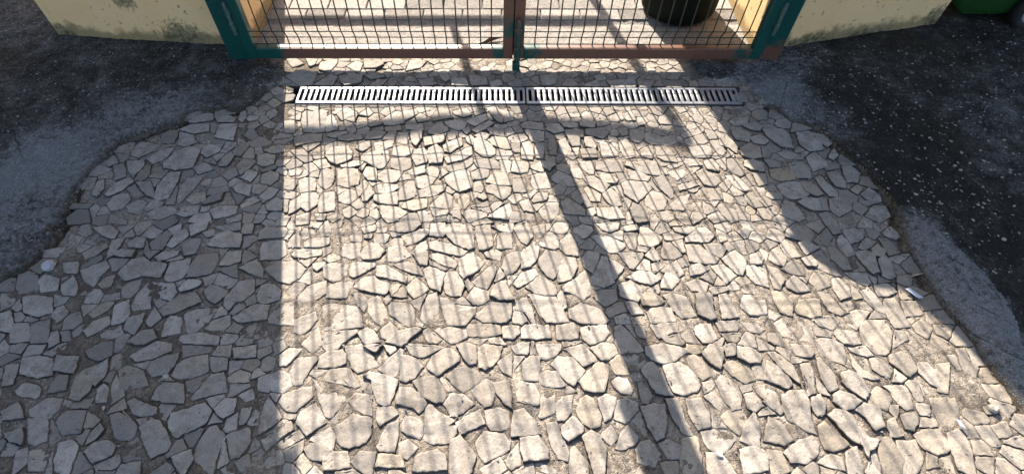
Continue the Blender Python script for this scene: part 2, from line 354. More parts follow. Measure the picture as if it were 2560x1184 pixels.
# ------------------------------------------------------------------ cobbles: outlines read off the photo, tile origin + units of 10/3.947 px
TR = {
(640,260): "46,9 50,6 55,7 62,6 65,5 70,6 68,17 67,26 57,27 47,26 45,17;70,12 74,9 77,13 80,20 80,24 69,26 69,20;80,9 92,4 99,8 85,15;125,15 130,12 136,8 141,7 145,14 146,18 133,20 127,20;142,8 156,5 159,9 148,15 146,16;158,12 162,9 171,13 170,15 160,17;174,12 180,5 192,5 194,13 186,14 175,16;195,7 207,4 213,10 205,12 197,10;186,17 200,15 208,17 205,24 199,25 191,22;208,16 221,11 226,9 228,15 216,21 209,17;231,7 238,3 244,14 242,18 237,16 232,9;240,5 252,8 252,15 245,17;28,17 38,16 39,24 36,28 28,27;34,45 46,44 54,52 56,55 48,57 42,53;38,33 52,29 64,29 64,36 48,38 39,41;70,28 88,26 90,28 78,32 70,31;81,32 94,29 104,31 104,34 90,35 82,35;108,29 118,26 128,28 124,33 108,34;148,20 164,19 165,25 149,24;170,25 178,19 188,22 189,26 178,29 170,28;140,28 150,27 150,36 148,39 141,37 139,32;153,27 164,26 163,33 158,41 154,38 153,32;204,26 210,22 211,26 208,29;213,25 230,16 234,19 219,28;100,40 112,36 113,41 105,46 99,43;117,38 129,36 136,35 134,41 127,44 118,45;166,33 176,31 187,29 184,37 178,39 167,41;136,43 144,41 154,43 152,49 146,51 135,50;70,46 80,42 90,42 94,46 94,53 86,57 80,59 72,55 69,50;104,50 118,46 130,46 131,54 126,62 121,63 112,58 104,55;84,60 96,56 106,56 102,60 84,62;134,54 146,53 153,54 152,62 144,65 134,62;157,45 166,43 169,48 168,57 158,60 155,53;171,44 178,41 182,44 184,50 183,58 171,58 169,50;185,41 194,36 202,33 203,40 192,47 186,46;187,53 198,49 206,44 212,42 213,49 203,54 189,58;215,35 219,33 228,37 235,43 236,48 232,51 224,51 216,45;229,35 236,31 247,33 252,38 252,44 242,43 234,40;207,33 212,30 215,33 214,40 209,37;216,31 222,28 230,30 227,35 219,33;189,60 201,58 209,54 213,52 213,58 208,62 194,66 189,64;215,55 228,54 239,57 240,63 230,63 219,62;33,65 40,63 45,65 42,69 34,70;64,66 70,64 76,66 77,73 74,80 68,83 62,78;81,66 88,63 100,64 101,70 101,78 90,81 81,79;28,74 40,75 39,80 36,84 28,83;43,75 48,72 58,73 58,85 43,86;109,62 118,62 119,75 110,74 106,68;121,68 130,64 144,66 142,72 138,76 128,77 121,74;142,70 150,69 153,72 142,75;151,65 166,60 166,67 156,69 151,68;168,63 174,61 181,64 179,71 172,70 168,66;157,72 166,70 177,72 174,77 165,83 159,81;187,71 194,67 204,64 210,66 211,76 213,82 201,86 194,82 188,77;213,67 222,63 230,65 228,72 214,74;227,77 235,67 248,68 252,80 240,80;216,77 221,76 224,83 222,86 216,85;226,82 234,79 252,82 250,89 243,94 235,88 227,87;44,88 58,87 61,90 60,98 50,105 45,101;62,95 66,87 77,86 77,104 62,106;82,90 92,84 97,85 98,93 92,98 82,95;106,95 104,90 112,80 116,88 110,94;118,80 126,78 139,80 140,83 130,87 119,87;117,89 128,88 139,86 139,99 126,98 117,95;142,84 150,76 155,75 157,84 156,90 150,93 141,94;160,85 172,80 186,79 186,84 176,89 162,91;144,101 147,96 160,93 168,93 168,101 155,104;172,101 176,96 186,87 194,91 191,103;200,93 206,88 210,90 210,98 205,103 201,98;219,92 224,88 228,92 224,94;34,95 43,90 44,100 32,108;40,110 52,107 51,117 40,118;86,104 93,101 99,106 92,111 87,110;120,100 132,99 142,103 150,107 138,114 130,116 125,111;204,108 211,104 226,107 228,110 216,114 210,116;229,111 240,103 250,97 252,105 249,113;140,118 150,108 158,108 162,118;2,50 10,49 18,50 17,58 8,61 1,58;6,70 14,66 21,68 21,74 14,79 5,77;8,45 20,40 27,40 27,46 14,48;10,99 20,92 25,95 25,104 12,104;59,109 68,109 67,114 60,114;70,112 80,107 82,112 76,116",
(1280,260): "9,20 14,17 30,18 31,25 20,24 11,23;13,25 31,27 31,35 24,38 19,35;34,20 46,19 51,26 42,28 35,25;48,18 64,18 64,23 52,22;67,18 82,18 81,23 68,22;73,25 86,24 96,27 90,33 84,31 74,30;53,26 63,24 70,27 70,32 54,31;36,34 43,34 44,49 37,49;23,39 31,38 31,53 24,52;105,24 113,23 114,30 108,31;117,25 130,24 130,33 125,38 118,35;132,28 146,31 147,39 138,39 132,36;148,33 160,31 162,38 152,41 148,38;46,37 53,34 58,45 58,50 65,51 60,54 55,51 48,46;55,32 66,33 67,40 60,41 56,37;72,33 80,33 84,41 82,44 73,41;68,45 82,44 84,52 70,53;87,38 95,38 104,47 105,50 90,52;106,37 113,35 118,41 121,51 113,53 108,46;127,45 138,40 140,48 138,53 130,51;142,42 152,41 160,50 163,57 150,55 144,52;175,43 190,41 196,44 197,49 194,52 180,52;182,31 190,29 194,36 190,39 184,38;196,36 204,35 211,45 208,50 200,45;10,38 19,37 21,50 20,54 10,53;0,56 17,58 15,66 8,67 0,66;18,62 28,56 31,66 22,64;20,70 33,67 38,82 24,83 20,80;1,74 12,73 14,86 2,86;30,57 42,56 42,60 37,65 32,62;39,72 46,66 57,71 62,80 50,80 40,75;41,83 46,78 53,82 50,88 42,89;49,96 54,92 64,98 72,104 72,109 62,108 52,107;59,88 64,85 70,95 67,98 60,92;58,60 64,60 72,70 68,73 60,70;64,57 79,56 81,68 76,68;70,72 78,71 90,76 96,79 90,87 76,79;84,57 96,55 108,57 110,66 98,66 84,64;112,60 114,57 142,56 144,62 147,70 134,68 120,63;115,66 126,66 136,71 134,75 118,73;84,70 96,69 104,74 102,78 92,76;109,78 114,76 132,77 138,83 128,92 124,96 112,88;140,74 150,70 158,83 160,91 157,92 150,86 144,80;68,90 72,88 76,95 80,100 74,101;90,88 98,82 104,88 108,99 100,100 94,95;132,93 138,86 148,88 153,94 150,103 140,103 133,99;157,98 166,92 176,88 172,98 170,104 156,103;165,80 176,77 184,80 172,83 166,85;182,68 188,65 204,73 206,76 200,81 190,79;182,88 188,83 205,83 208,94 194,94 183,92;212,70 220,69 232,80 236,84 228,85 220,80;213,54 222,54 230,68 226,70 214,66;190,57 198,54 204,61 204,66 194,64;154,61 166,57 170,58 158,63;155,66 168,64 174,68 164,74 158,71;204,100 210,97 220,104 224,114 216,116 208,108;230,90 238,86 244,96 248,100 240,101 234,97;20,94 26,88 35,88 34,94 22,97;8,97 16,94 22,106 12,104;27,105 36,97 46,97 46,107 36,116 30,110;0,106 8,107 12,113 4,116 0,116;84,102 104,101 111,112 96,113 86,110;117,104 120,98 130,103 135,115 122,117;204,18 210,16 216,20 212,28 205,26;238,7 246,5 252,8 251,14 243,15 238,12;214,17 222,13 233,14 232,19 220,21;228,21 240,19 246,22 244,26 234,24;217,27 224,24 236,29 234,36 222,34;226,43 234,38 244,42 246,52 238,53 228,50;230,56 238,54 248,58 249,66 236,64 231,61;205,34 216,35 222,42 222,48 214,42 206,40;238,68 250,69 252,78 244,80;97,12 108,7 110,14 104,17 98,16;110,10 117,7 122,15 114,16;69,10 74,7 80,15 79,19 70,18",
(640,560): "3,8 10,3 28,3 30,6 27,12 12,13 3,14;4,25 6,18 16,16 27,16 29,29 22,33 4,34;36,11 42,8 43,22 32,22 31,18;48,17 56,14 72,13 71,20 60,22 48,22;35,29 40,25 63,25 64,30 50,32 38,32;9,45 22,37 40,37 49,44 42,52 32,58 22,55;84,28 88,20 103,19 102,31 94,34 85,31;103,31 108,23 113,19 120,20 127,27 121,33 113,35 106,34;131,23 146,22 152,31 140,36 131,37;132,18 136,14 144,14 145,20 136,23;144,11 156,8 165,4 170,5 170,9 160,16 150,20;131,5 138,0 152,0 154,6 140,7;107,11 114,9 113,13 108,13;117,10 123,10 122,17 117,18;125,9 131,11 128,17 124,17;93,11 103,7 104,13 103,17 94,16;155,26 162,18 168,16 169,24 160,27;155,29 169,27 169,40 162,39 158,33;173,0 186,0 188,6 184,11 172,10;187,5 194,0 212,0 214,12 215,22 210,24 196,18 189,11;217,0 231,0 234,20 228,24 220,24;239,9 252,8 252,23 238,24;233,2 240,0 252,0 252,7 244,7;171,18 178,16 196,21 208,26 202,31 190,28 172,24;172,29 180,28 192,33 198,38 196,43 184,39 172,33;201,34 206,29 214,27 222,34 224,38 218,45 205,53 201,48;243,42 246,32 252,28 252,48 247,48;226,28 236,25 242,28 240,35 228,32;67,41 78,38 91,37 89,48 86,53 76,56 68,52;95,38 116,38 117,42 104,48 96,52 92,50;120,41 128,40 136,45 148,51 147,57 138,54 119,50;136,40 150,37 160,42 164,50 156,48 144,44;165,45 172,42 180,45 186,48 183,58 182,66 171,61 168,52;186,50 190,46 198,47 205,60 202,70 192,70 187,66;214,56 224,48 234,39 237,45 232,56 228,63 218,60;56,39 68,38 66,42 60,45 57,43;30,66 40,58 48,60 43,67 38,72;39,80 44,68 54,60 69,56 69,68 58,74 52,82 46,89 38,86;70,62 80,58 96,57 92,64 88,72 70,72;96,62 106,52 116,51 120,55 131,58 130,64 126,69 114,66;131,60 142,60 134,70;135,70 143,62 148,64 148,71;148,62 158,53 170,64 160,70 156,72;2,70 6,60 18,60 24,66 22,74 8,78 3,76;96,68 104,68 110,76 106,86 100,78;111,76 120,71 126,80 130,93 124,100 116,94 111,86;131,81 134,77 150,78 156,84 155,100 150,100 138,92 132,88;170,70 178,67 180,78 180,92 168,98 163,93 165,82;181,72 190,73 196,80 216,82 216,88 206,99 190,99 186,90;208,72 216,62 229,66 230,74 222,78 214,78;232,70 236,60 246,56 252,66 252,74 240,74;215,90 226,82 234,77 252,77 251,92 246,96 224,96;66,80 74,78 90,80 98,81 104,92 105,101 90,102 68,104 66,92;12,92 24,80 36,76 37,99 24,98 13,97;39,94 50,90 58,86 60,94 52,104 44,108 38,106;123,104 132,97 138,102 140,108 130,113 124,110;101,107 110,102 116,106 122,115 108,118;66,110 78,107 98,104 100,106 86,116 68,118;46,118 56,108 62,102 64,118;128,118 140,106 158,102 163,104 152,112 144,118;174,102 192,102 206,104 208,111 198,116 192,117;208,98 228,98 240,100 242,108 228,110 210,110;244,101 252,100 252,110 244,111;0,79 13,80 9,93 0,93;0,38 7,44 5,52 0,49",
(1280,560): "2,4 16,0 20,12 14,20 10,18;21,2 32,0 32,8 27,13 22,8;38,6 44,0 56,0 54,7 50,9;61,4 70,0 78,2 80,6 74,12 70,13 62,8;84,0 106,0 104,5 98,7 90,5;109,0 122,0 124,5 114,6 109,4;28,18 32,10 38,8 46,13 46,22 42,24 30,21;48,18 56,9 60,13 65,24 65,31 54,29 48,24;78,12 84,10 96,12 110,18 112,21 104,27 96,27 88,20;112,8 122,9 123,20 122,24 116,23 112,14;125,14 128,3 134,3 144,10 148,13 144,19 138,22 126,19;160,3 182,2 180,6 172,9 162,6;172,13 184,4 190,3 200,10 194,17 172,16;9,28 22,17 27,24 24,34 18,41 10,43;27,34 34,26 48,28 50,34 45,48 41,54 34,50 27,40;51,32 62,34 64,42 58,54 46,57 45,52;70,34 75,26 87,30 82,40 80,48 72,42;89,31 94,33 99,50 101,56 92,61 80,58 78,54 82,46;96,34 104,38 110,42 102,54;106,28 128,28 130,30 124,38 120,43 116,42;132,30 140,23 146,34 140,36;148,30 150,18 156,18 168,30 158,34 150,33;172,20 184,20 196,29 204,33 202,38 188,38 176,36;190,20 204,19 211,24 207,32 196,29;208,34 220,26 232,34 228,50 222,48;2,58 10,48 22,44 26,50 10,60 6,62;14,62 28,50 42,60 44,68 40,70 24,68;50,62 62,54 72,46 76,56 78,68 70,74 62,68 52,66;45,70 50,66 54,80 50,84;16,69 28,69 42,70 50,84 56,96 34,96 28,88;82,66 102,64 104,74 92,80 84,74;106,59 118,55 128,62 128,70 124,76 108,70;113,52 126,46 138,48 146,54 138,59;148,46 162,36 170,48 164,52;148,58 152,48 166,54 158,63 148,62;172,58 182,54 194,58 192,66 178,65;176,42 184,39 194,44 188,48 178,50;197,41 210,40 222,50 212,58;231,41 240,41 252,50 252,62 240,58 233,50;236,30 244,28 248,34 246,39 236,38;128,72 132,67 142,69 150,76 142,80 130,79;150,70 158,68 172,72 182,90 168,92 158,82;182,70 186,67 197,70 198,84 202,92 196,94 184,88;205,70 212,68 218,80 224,91 208,92;230,70 252,70 252,88 236,89 226,80;57,84 68,78 84,82 96,94 90,98 70,97 58,92;112,76 122,76 130,88 118,88;102,92 112,88 118,97 104,97;134,86 140,82 156,82 162,95 138,97;10,102 14,99 36,100 38,112 10,112;44,100 60,98 65,104 65,112 45,113;69,102 92,99 96,107 90,114 78,118 70,112;102,101 108,99 114,110 114,118 103,118;121,101 130,101 132,112 124,108;137,99 164,96 169,104 155,107 146,112;180,104 186,98 196,98 200,108 202,112 196,116 188,116;202,96 220,94 228,100 222,104 206,105;226,96 240,98 250,103 244,107 236,105;0,30 8,27 8,38 4,44 0,45;5,76 14,72 20,84 23,98 19,97 13,86 4,84;0,102 6,100 7,106 2,111 0,112",
(640,860): "23,10 32,4 44,4 40,10 30,20 24,20;34,26 40,14 58,12 59,16 50,28 46,38 40,40 34,36;45,0 62,0 57,8;64,0 86,0 80,4 70,7;62,22 64,12 70,8 84,6 88,10 88,18 78,22;87,0 104,0 112,8 116,14 120,20 108,25 100,27 95,22 90,10;107,0 124,0 118,7;126,0 136,2 138,5 132,9;121,24 130,16 142,4 145,6 142,20 138,30 134,32;146,0 186,0 185,3 164,12 154,10;66,34 74,24 92,24 96,32 102,40 98,43 84,38 72,37;56,34 64,38 76,46 87,51 86,58 78,66 74,72 68,70;15,30 22,26 32,30 34,40 26,47 14,44;22,56 26,48 40,44 54,42 55,52 44,60 38,66 30,64;91,54 98,48 110,50 112,56 114,70 106,68 96,62;107,31 112,27 130,32 139,35 136,48 132,58 128,60 120,56 116,44 114,35;144,10 158,14 164,22 156,32 148,36 142,34;169,22 174,12 184,5 192,4 200,12 200,16 190,22 181,30 178,30;155,36 168,31 178,31 183,42 188,50 184,56 178,57 163,50;199,2 206,0 217,0 217,18 210,20;220,4 226,0 242,2 240,12 234,20 226,24 220,22;239,18 252,8 252,31 244,26;188,32 196,24 206,22 218,26 224,33 214,42 205,47 196,40;212,44 224,34 234,37 235,48 232,60 225,61;234,38 250,36 252,62 246,58 238,48;138,58 143,42 152,43 162,50 168,58 160,67 154,61;186,58 192,49 204,50 215,58 204,66 194,71;40,76 44,66 58,58 66,72 69,76 58,82 50,89;120,62 134,62 140,68 130,74 122,80 119,72;78,82 86,76 95,69 114,73 112,88 108,96 92,101 84,100 80,92;145,78 148,70 160,74 164,78 164,88 161,93 150,88 144,84;168,62 172,59 180,66 196,76 188,80 197,80 197,87 190,96 176,97 166,94;198,76 206,72 220,64 225,78 214,82 202,88;227,66 240,63 249,66 250,78 248,83 232,83 228,78;120,100 126,88 130,80 140,75 140,84 138,98 136,105 122,104;141,98 150,94 158,102 150,112 142,110;53,94 64,86 66,96 60,98;66,86 74,82 78,92 76,104 66,98;192,95 202,90 207,98 216,110 210,118 192,118;218,96 226,86 244,88 250,96 250,103 236,110 226,116 220,108;48,104 54,98 66,100 74,106 64,114 54,112;67,110 76,106 90,106 92,118 67,118;94,116 102,106 118,106 112,118;155,118 158,110 178,104 186,110 188,118;8,60 12,52 20,64 24,72 12,82 2,88;7,14 12,11 18,14 16,24 10,26 5,22;2,34 14,30 12,46 3,44;6,94 20,86 34,76 36,84 24,92 10,104;122,108 142,110 146,118 118,118",
(1280,860): "0,0 17,0 15,9 4,8;25,0 48,0 48,5 41,12 32,15 27,12;52,4 70,0 78,8 84,16 70,21 64,14;78,4 88,0 100,0 104,8 96,14 89,15;104,0 126,0 130,6 108,8;132,2 150,0 172,4 172,8 160,16 150,19 138,15 133,10;173,0 188,2 187,7 182,9 174,7;188,8 196,1 208,4 208,14 205,24 196,18 190,12;210,2 220,0 220,10 212,11;223,2 236,4 246,12 244,18 234,18 224,12;11,18 18,12 27,12 27,24 26,35 12,34;39,20 46,12 60,14 70,24 72,26 60,40 52,34 46,26;66,36 84,18 94,20 95,30 91,46 80,46 72,44;28,30 34,26 44,27 52,40 50,42 32,41 28,36;97,18 106,10 112,20 115,29 102,29;108,12 122,10 132,16 127,24 118,26;128,26 134,18 140,18 150,34 159,50 142,47 136,36;150,22 164,18 174,22 184,34 186,40 182,46 168,49 160,46 154,34;173,14 180,10 188,16 196,30 188,34 180,26;209,20 218,16 234,26 240,34 230,37 218,30;238,22 250,16 252,34 243,33;5,40 10,36 22,40 27,50 26,60 6,55;28,66 30,46 42,47 42,66 36,70 28,72 26,70;100,36 106,32 114,34 119,44 118,48 110,48 102,42;125,38 130,38 138,50 134,58 129,56;202,36 208,30 222,40 226,48 226,62 218,64 210,54;240,42 250,40 252,56 246,50;64,66 68,54 74,50 80,54 88,72 87,80 78,82 70,76;44,60 50,52 60,50 58,66 52,74 45,74;85,54 92,50 103,53 98,72 92,75 88,64;104,56 112,53 125,58 124,64 112,78 102,73;128,62 140,60 150,60 152,72 150,90 142,94 134,80;152,54 164,54 170,72 180,90 168,86 158,70;172,54 186,54 194,68 196,80 184,84 176,70;191,52 200,46 208,58 206,66 198,58;230,50 238,47 248,60 240,66 234,62;206,70 216,64 228,64 231,74 224,89 214,80;188,86 200,84 218,86 223,92 212,104 204,107 194,102 190,94;226,94 232,76 240,66 244,80 245,99 234,98;0,66 12,64 20,72 28,88 0,90;34,78 44,77 50,92 56,106 56,115 46,112 38,96;49,82 60,72 70,80 70,86 56,95 50,90;70,92 78,86 86,90 92,104 91,118 82,118 76,108;9,93 26,91 34,104 36,112 12,114 10,104;58,104 62,101 74,116 76,118 58,118;88,90 98,80 104,92 98,99;103,102 108,88 114,80 124,92 120,98 108,104;123,104 128,96 136,95 146,108 140,118 124,116;169,94 180,90 184,92 188,118 168,118 167,104;146,98 154,94 166,100 164,112 154,112;192,108 206,108 224,118 194,118;226,104 240,100 252,106 252,118 230,118",
(1920,560): "0,4 12,6 16,12 13,18 0,12;13,20 17,15 24,22 32,31 22,33 17,28;4,26 10,23 18,34 15,41 6,38 2,34;19,6 26,0 38,2 46,8 42,18 28,14 18,11;46,16 58,4 64,12 58,20 50,18;31,18 38,16 50,23 38,29;58,0 68,0 72,8 64,9;70,12 74,10 80,18 86,29 78,31 70,20;74,6 86,4 97,9 92,15 82,18;60,23 66,22 78,34 82,44 74,44 64,34;34,34 42,31 48,38 47,41 38,40;44,30 52,26 60,36 64,42 50,36;47,42 50,36 66,42 73,51 62,48;86,28 96,26 104,28 110,46 104,48 94,38;103,24 108,20 116,26 114,31 106,30;110,34 116,31 122,36 126,50 122,53 114,50;110,14 118,14 128,24 130,28 120,30;114,8 122,2 130,12 126,15 116,11;0,40 10,44 16,54 12,64 6,62;14,44 24,36 34,40 36,50 22,48;19,58 26,50 36,58 42,65 28,66 20,62;42,56 46,48 58,52 62,60 50,64;64,54 70,52 80,62 82,70 72,74 66,64;77,47 96,48 102,56 98,60 86,54;106,60 120,58 128,66 118,70 110,70;92,66 100,62 112,76 118,88 108,84 98,74;50,66 60,68 72,82 80,86 72,89 60,84;4,66 14,66 24,76 24,90 12,86;28,84 32,75 50,74 52,90 42,92 30,88;116,74 126,72 138,94 141,100 126,102 116,84;132,76 146,76 154,88 138,90;76,90 88,84 101,86 94,96 88,104 80,98;7,98 16,92 32,94 44,106 46,118 34,114 16,110;42,92 64,90 70,96 64,103 52,100;92,100 98,95 116,95 122,108 116,118 98,118 92,108;66,108 72,104 84,106 92,118 76,118;144,100 152,94 162,102 158,112 148,106;48,118 52,112 66,114 72,118;0,108 10,108 18,118 0,118",
(1920,860): "24,0 42,2 45,8 42,13 28,10;47,0 74,0 77,12 76,20 66,14 54,10;98,0 116,0 120,6 116,10 106,9;136,0 144,0 154,12 154,16 144,10;0,8 8,8 24,20 32,38 28,36 12,22;0,16 10,22 24,37 20,43 8,38 0,34;32,20 42,18 44,26 48,46 40,50 38,36;48,14 52,14 66,30 70,42 62,46 56,38;82,9 86,14 94,24 110,33 104,35 92,31 86,22;102,14 112,13 122,26 120,32 112,30 104,24;120,12 130,8 140,12 146,24 140,32 132,26 122,18;148,18 158,18 168,30 170,44 160,38 150,28;166,20 180,18 178,34 178,48 168,46;186,6 194,4 200,16 208,22 206,32 198,30 192,20;72,30 80,26 90,30 100,46 96,54 84,46 74,38;14,52 22,46 36,45 40,54 42,70 48,88 38,84 20,74 16,64;0,44 8,48 15,66 12,68 0,56;44,54 52,49 56,58 56,67 50,70 45,62;66,50 72,46 84,50 92,56 84,62 76,64 66,56;101,50 108,42 116,46 122,54 118,64 106,60 101,56;115,42 132,40 138,44 144,62 138,64 128,56 122,46;86,64 96,58 110,62 115,80 106,84 98,72;60,70 68,64 80,68 88,78 90,98 80,92 70,80;0,72 12,76 25,94 16,98 0,94;16,106 30,96 44,90 50,98 50,108 38,116 24,116;50,82 56,76 68,86 80,98 64,105 56,102;88,84 92,82 100,92 110,94 104,102 100,104 98,112;119,76 126,72 130,86 134,89 122,91;132,70 146,66 148,76 144,84 136,82;122,60 130,60 128,72 122,66;160,54 184,52 189,62 188,70 184,80 172,80;148,58 160,60 160,70 150,68;108,92 122,92 134,112 132,118 116,118;128,96 146,94 154,112 150,118 136,118;146,90 154,84 170,84 182,100 176,106 168,108 154,102;178,88 190,84 200,100 206,118 188,118;0,104 14,106 22,118 6,118;50,116 62,108 72,112 76,118;78,106 88,102 96,118 80,118;214,62 220,60 227,66 218,68;222,80 236,76 241,88 230,92",
(0,560): "92,4 110,2 116,8 112,14 104,12;120,12 130,5 131,12;148,18 164,6 168,10 160,24 150,24;164,20 176,6 184,6 186,10 170,22;166,4 178,0 176,6 170,9;188,0 206,0 202,5 189,11;205,20 214,9 224,7 238,10 236,22 220,22;180,20 190,14 198,14 192,28 182,30;200,8 210,5 211,10 204,12;212,0 236,0 236,5 222,6;110,15 122,13 112,30 106,33;126,18 134,12 142,14 140,22 128,22;82,28 92,22 104,19 106,22 96,28 84,34;112,28 120,25 132,26 130,32 114,31;152,32 162,27 176,26 174,30 158,36;116,48 130,34 142,32 148,38 138,50 124,55;140,50 150,38 158,38 164,40 158,52;162,54 168,38 188,34 184,46 180,52 170,56;184,52 188,40 196,30 214,28 215,36 208,47 196,50;216,40 224,28 238,26 236,36 224,40;80,46 92,40 104,36 106,42 98,50 92,60 84,56;62,38 76,37 76,48 64,47;97,58 104,52 112,50 108,60 100,62;120,62 130,56 139,54 134,66 128,72 121,72;130,80 136,68 146,57 148,82 132,84;150,57 170,58 173,66 168,75 160,72;176,62 186,54 198,56 196,60 178,66;202,66 208,60 224,65 222,70 212,78 206,74;222,72 236,56 250,54 250,66 240,74 232,76 226,84 221,80;236,42 252,34 252,46 244,46;16,62 18,50 28,46 36,50 37,64 18,68;38,56 44,50 57,54 56,64 40,66;60,60 72,52 76,60 74,70 62,68;22,72 34,70 50,72 50,86 36,90 24,86;0,68 10,68 14,74 12,78 0,84;0,88 10,85 12,98 8,106 0,104;64,92 78,86 80,96 72,102 62,103;82,104 92,96 106,90 107,98 86,110;88,88 100,78 112,76 106,84 92,91;113,80 126,75 127,88 122,95 110,98;122,102 126,92 142,88 138,98 132,108;144,96 152,82 158,92 148,100;158,84 176,72 192,68 198,76 186,81 162,90;160,110 162,98 168,90 178,92 176,106;182,88 194,84 214,82 206,94 192,105 184,106;202,102 212,94 226,90 226,98 220,104 206,104;230,92 242,84 252,80 252,94 236,96;126,116 140,106 150,104 154,112 142,118;10,104 14,98 28,98 28,114 10,116;30,98 48,94 47,116 30,116;50,106 56,105 58,118 48,118;172,112 190,106 216,110 214,118 180,118",
(0,860): "52,24 56,10 64,12 77,12 72,28;20,28 22,14 38,12 50,14 50,30 36,32;2,40 6,20 18,20 12,38;84,6 98,0 110,0 108,10 98,15 88,12;129,10 152,0 168,0 168,6 152,12 134,16;145,24 150,16 176,8 174,14 164,28 150,31;169,30 174,20 182,14 204,10 204,26 188,32 176,33;116,26 124,20 140,26 145,40 130,42 120,44 118,36;74,32 84,24 96,20 92,34 88,44 78,54 68,52;98,20 106,14 104,28 94,40 92,38;52,36 58,30 66,31 64,44 48,47;14,46 24,38 38,42 38,50 34,52 18,49;110,42 114,30 122,50 110,58;96,44 102,39 106,44 104,56 95,56;154,44 162,38 180,40 181,58 166,56 150,54;188,52 200,40 208,30 220,28 223,46 206,50 190,54;28,64 46,53 60,54 56,64 48,72 30,70;56,76 60,66 84,65 78,86 62,88;28,74 36,72 46,76 45,94 34,98 28,96;126,56 132,53 140,58 154,62 153,68 140,70 132,68;212,64 222,54 232,54 230,66 220,72;166,76 170,68 186,64 202,58 208,66 202,78 188,84 175,91 168,84;108,70 116,68 126,72 134,80 132,90 126,94 114,92;84,98 90,86 98,78 101,84 94,92;138,82 150,74 158,76 168,98 164,104 148,111 142,96;191,112 196,96 206,82 212,80 222,92 214,106 210,118 196,116;224,90 232,86 246,82 246,96 236,110 228,112;84,106 94,98 106,96 114,100 110,108 92,116;54,112 56,98 70,94 76,100 66,118 54,118;27,106 36,103 46,108 42,118 28,118;12,118 16,106 26,102 25,116;4,88 22,84 22,98 8,94;2,66 18,58 24,72 4,74;236,50 248,44 250,52 242,55;238,64 248,62 240,78 236,78;170,112 188,104 190,112 180,118;230,4 252,0 252,12 232,13",
(100,260): "146,16 160,9 170,9 170,15 150,18;173,13 184,11 193,13 190,17 176,17;196,14 198,8 202,6 203,12 199,17;138,25 148,20 166,19 166,26 152,28;173,32 177,20 194,19 190,35;120,30 128,25 136,26 132,38 122,38;138,34 150,32 154,37 142,41 136,39;92,44 100,37 118,40 112,44 98,52 90,50;106,54 118,46 132,42 124,52 112,58;122,58 134,48 148,42 158,46 150,62 134,64 122,62;158,46 166,40 180,40 176,46 164,52;86,56 102,56 102,60 92,71 88,66;72,60 82,58 84,70 74,74;64,88 74,78 88,72 92,76 80,84 68,90;94,76 108,76 112,86 112,92 104,88;113,92 116,80 126,68 138,67 134,78 126,92 118,94;135,96 138,82 146,74 160,73 150,84 138,97;151,62 164,58 170,64 156,68;177,60 180,52 188,46 190,52 184,60;198,72 206,65 214,68 208,76;217,74 224,66 234,68 234,76 226,78;51,88 56,76 62,74 62,82 56,90;66,98 74,90 86,88 88,94 80,102 70,104;86,100 96,94 104,96 98,108 88,106;102,102 112,94 122,96 118,100 106,104;106,108 116,100 132,100 134,106 118,113 110,112;134,108 142,101 156,100 155,107 144,110;146,116 152,108 166,106 168,116;168,104 178,100 194,100 192,108 172,112;160,98 170,90 180,88 178,94 164,98;67,116 70,108 84,114 84,118;26,112 36,104 46,104 49,116 28,118;208,58 218,50 228,50 224,58 212,62;222,45 234,41 240,42 238,48 228,47;217,90 226,82 234,84 230,90 220,96;190,82 198,78 208,80 206,90 194,86",
(1800,260): "42,25 62,24 68,30 73,43 60,41 50,34;30,32 40,30 48,35 44,39 34,37;22,42 30,37 40,44 42,52 30,53 23,52;76,28 88,26 98,32 102,44 88,46 80,40;92,28 104,30 110,38 106,42 98,36;58,48 64,45 78,49 82,54 66,53;44,54 48,54 60,56 60,61 48,61;50,64 66,62 74,66 74,73 60,75 52,72;68,58 80,57 88,62 90,72 76,72;86,52 94,47 104,56 106,60 92,66;34,70 44,68 54,80 54,84 42,82;57,80 66,76 80,76 88,88 84,92 70,93 62,88;80,76 90,76 102,88 94,90 84,84;94,72 100,70 116,86 116,90 108,90;106,68 116,66 124,76 124,82 114,80;121,62 130,61 138,68 136,76 126,76;108,52 112,44 116,50 112,55;140,88 148,82 158,90 160,95 146,93;130,84 136,79 142,82 136,88;60,108 64,94 74,98 84,112 78,115;77,96 86,93 96,94 100,105 88,103;108,94 116,92 128,96 130,104 118,110 110,104;98,108 106,106 114,114 114,118 106,118;144,110 152,100 164,100 168,110 158,116;102,60 118,58 118,62 106,65",
}
TR2 = [((600,120,3.657), "42,10 50,9 58,14 48,17;60,9 70,9 68,14 64,16;72,19 74,13 88,10 88,14 82,21;114,10 128,11 131,15 124,18 114,18;98,16 106,12 112,14 108,22;152,20 156,11 170,12 164,18;42,26 52,20 70,21 66,32 56,34;67,33 82,24 89,26 84,33;92,30 100,24 112,25 110,31 96,34;115,25 126,22 132,26 120,28;119,34 126,28 134,29 128,34;145,30 158,31 162,35 152,35;163,28 176,27 180,32 166,34;193,28 206,28 208,34 194,34;210,26 224,26 226,33 212,34;228,30 238,29 240,33 230,34"),
       ((1200,120,3.2), "102,26 124,25 124,31 106,31;126,25 140,26 136,31 128,31;146,25 160,26 161,31 150,31;48,22 62,20 60,28 50,29")]
polys = []
def area_c(P):
    a = cx = cy = 0
    for i in range(len(P)):
        x1, y1 = P[i]; x2, y2 = P[(i+1) % len(P)]; k = x1*y2-x2*y1; a += k; cx += (x1+x2)*k; cy += (y1+y2)*k
    a /= 2
    return a, cx/(6*a), cy/(6*a)
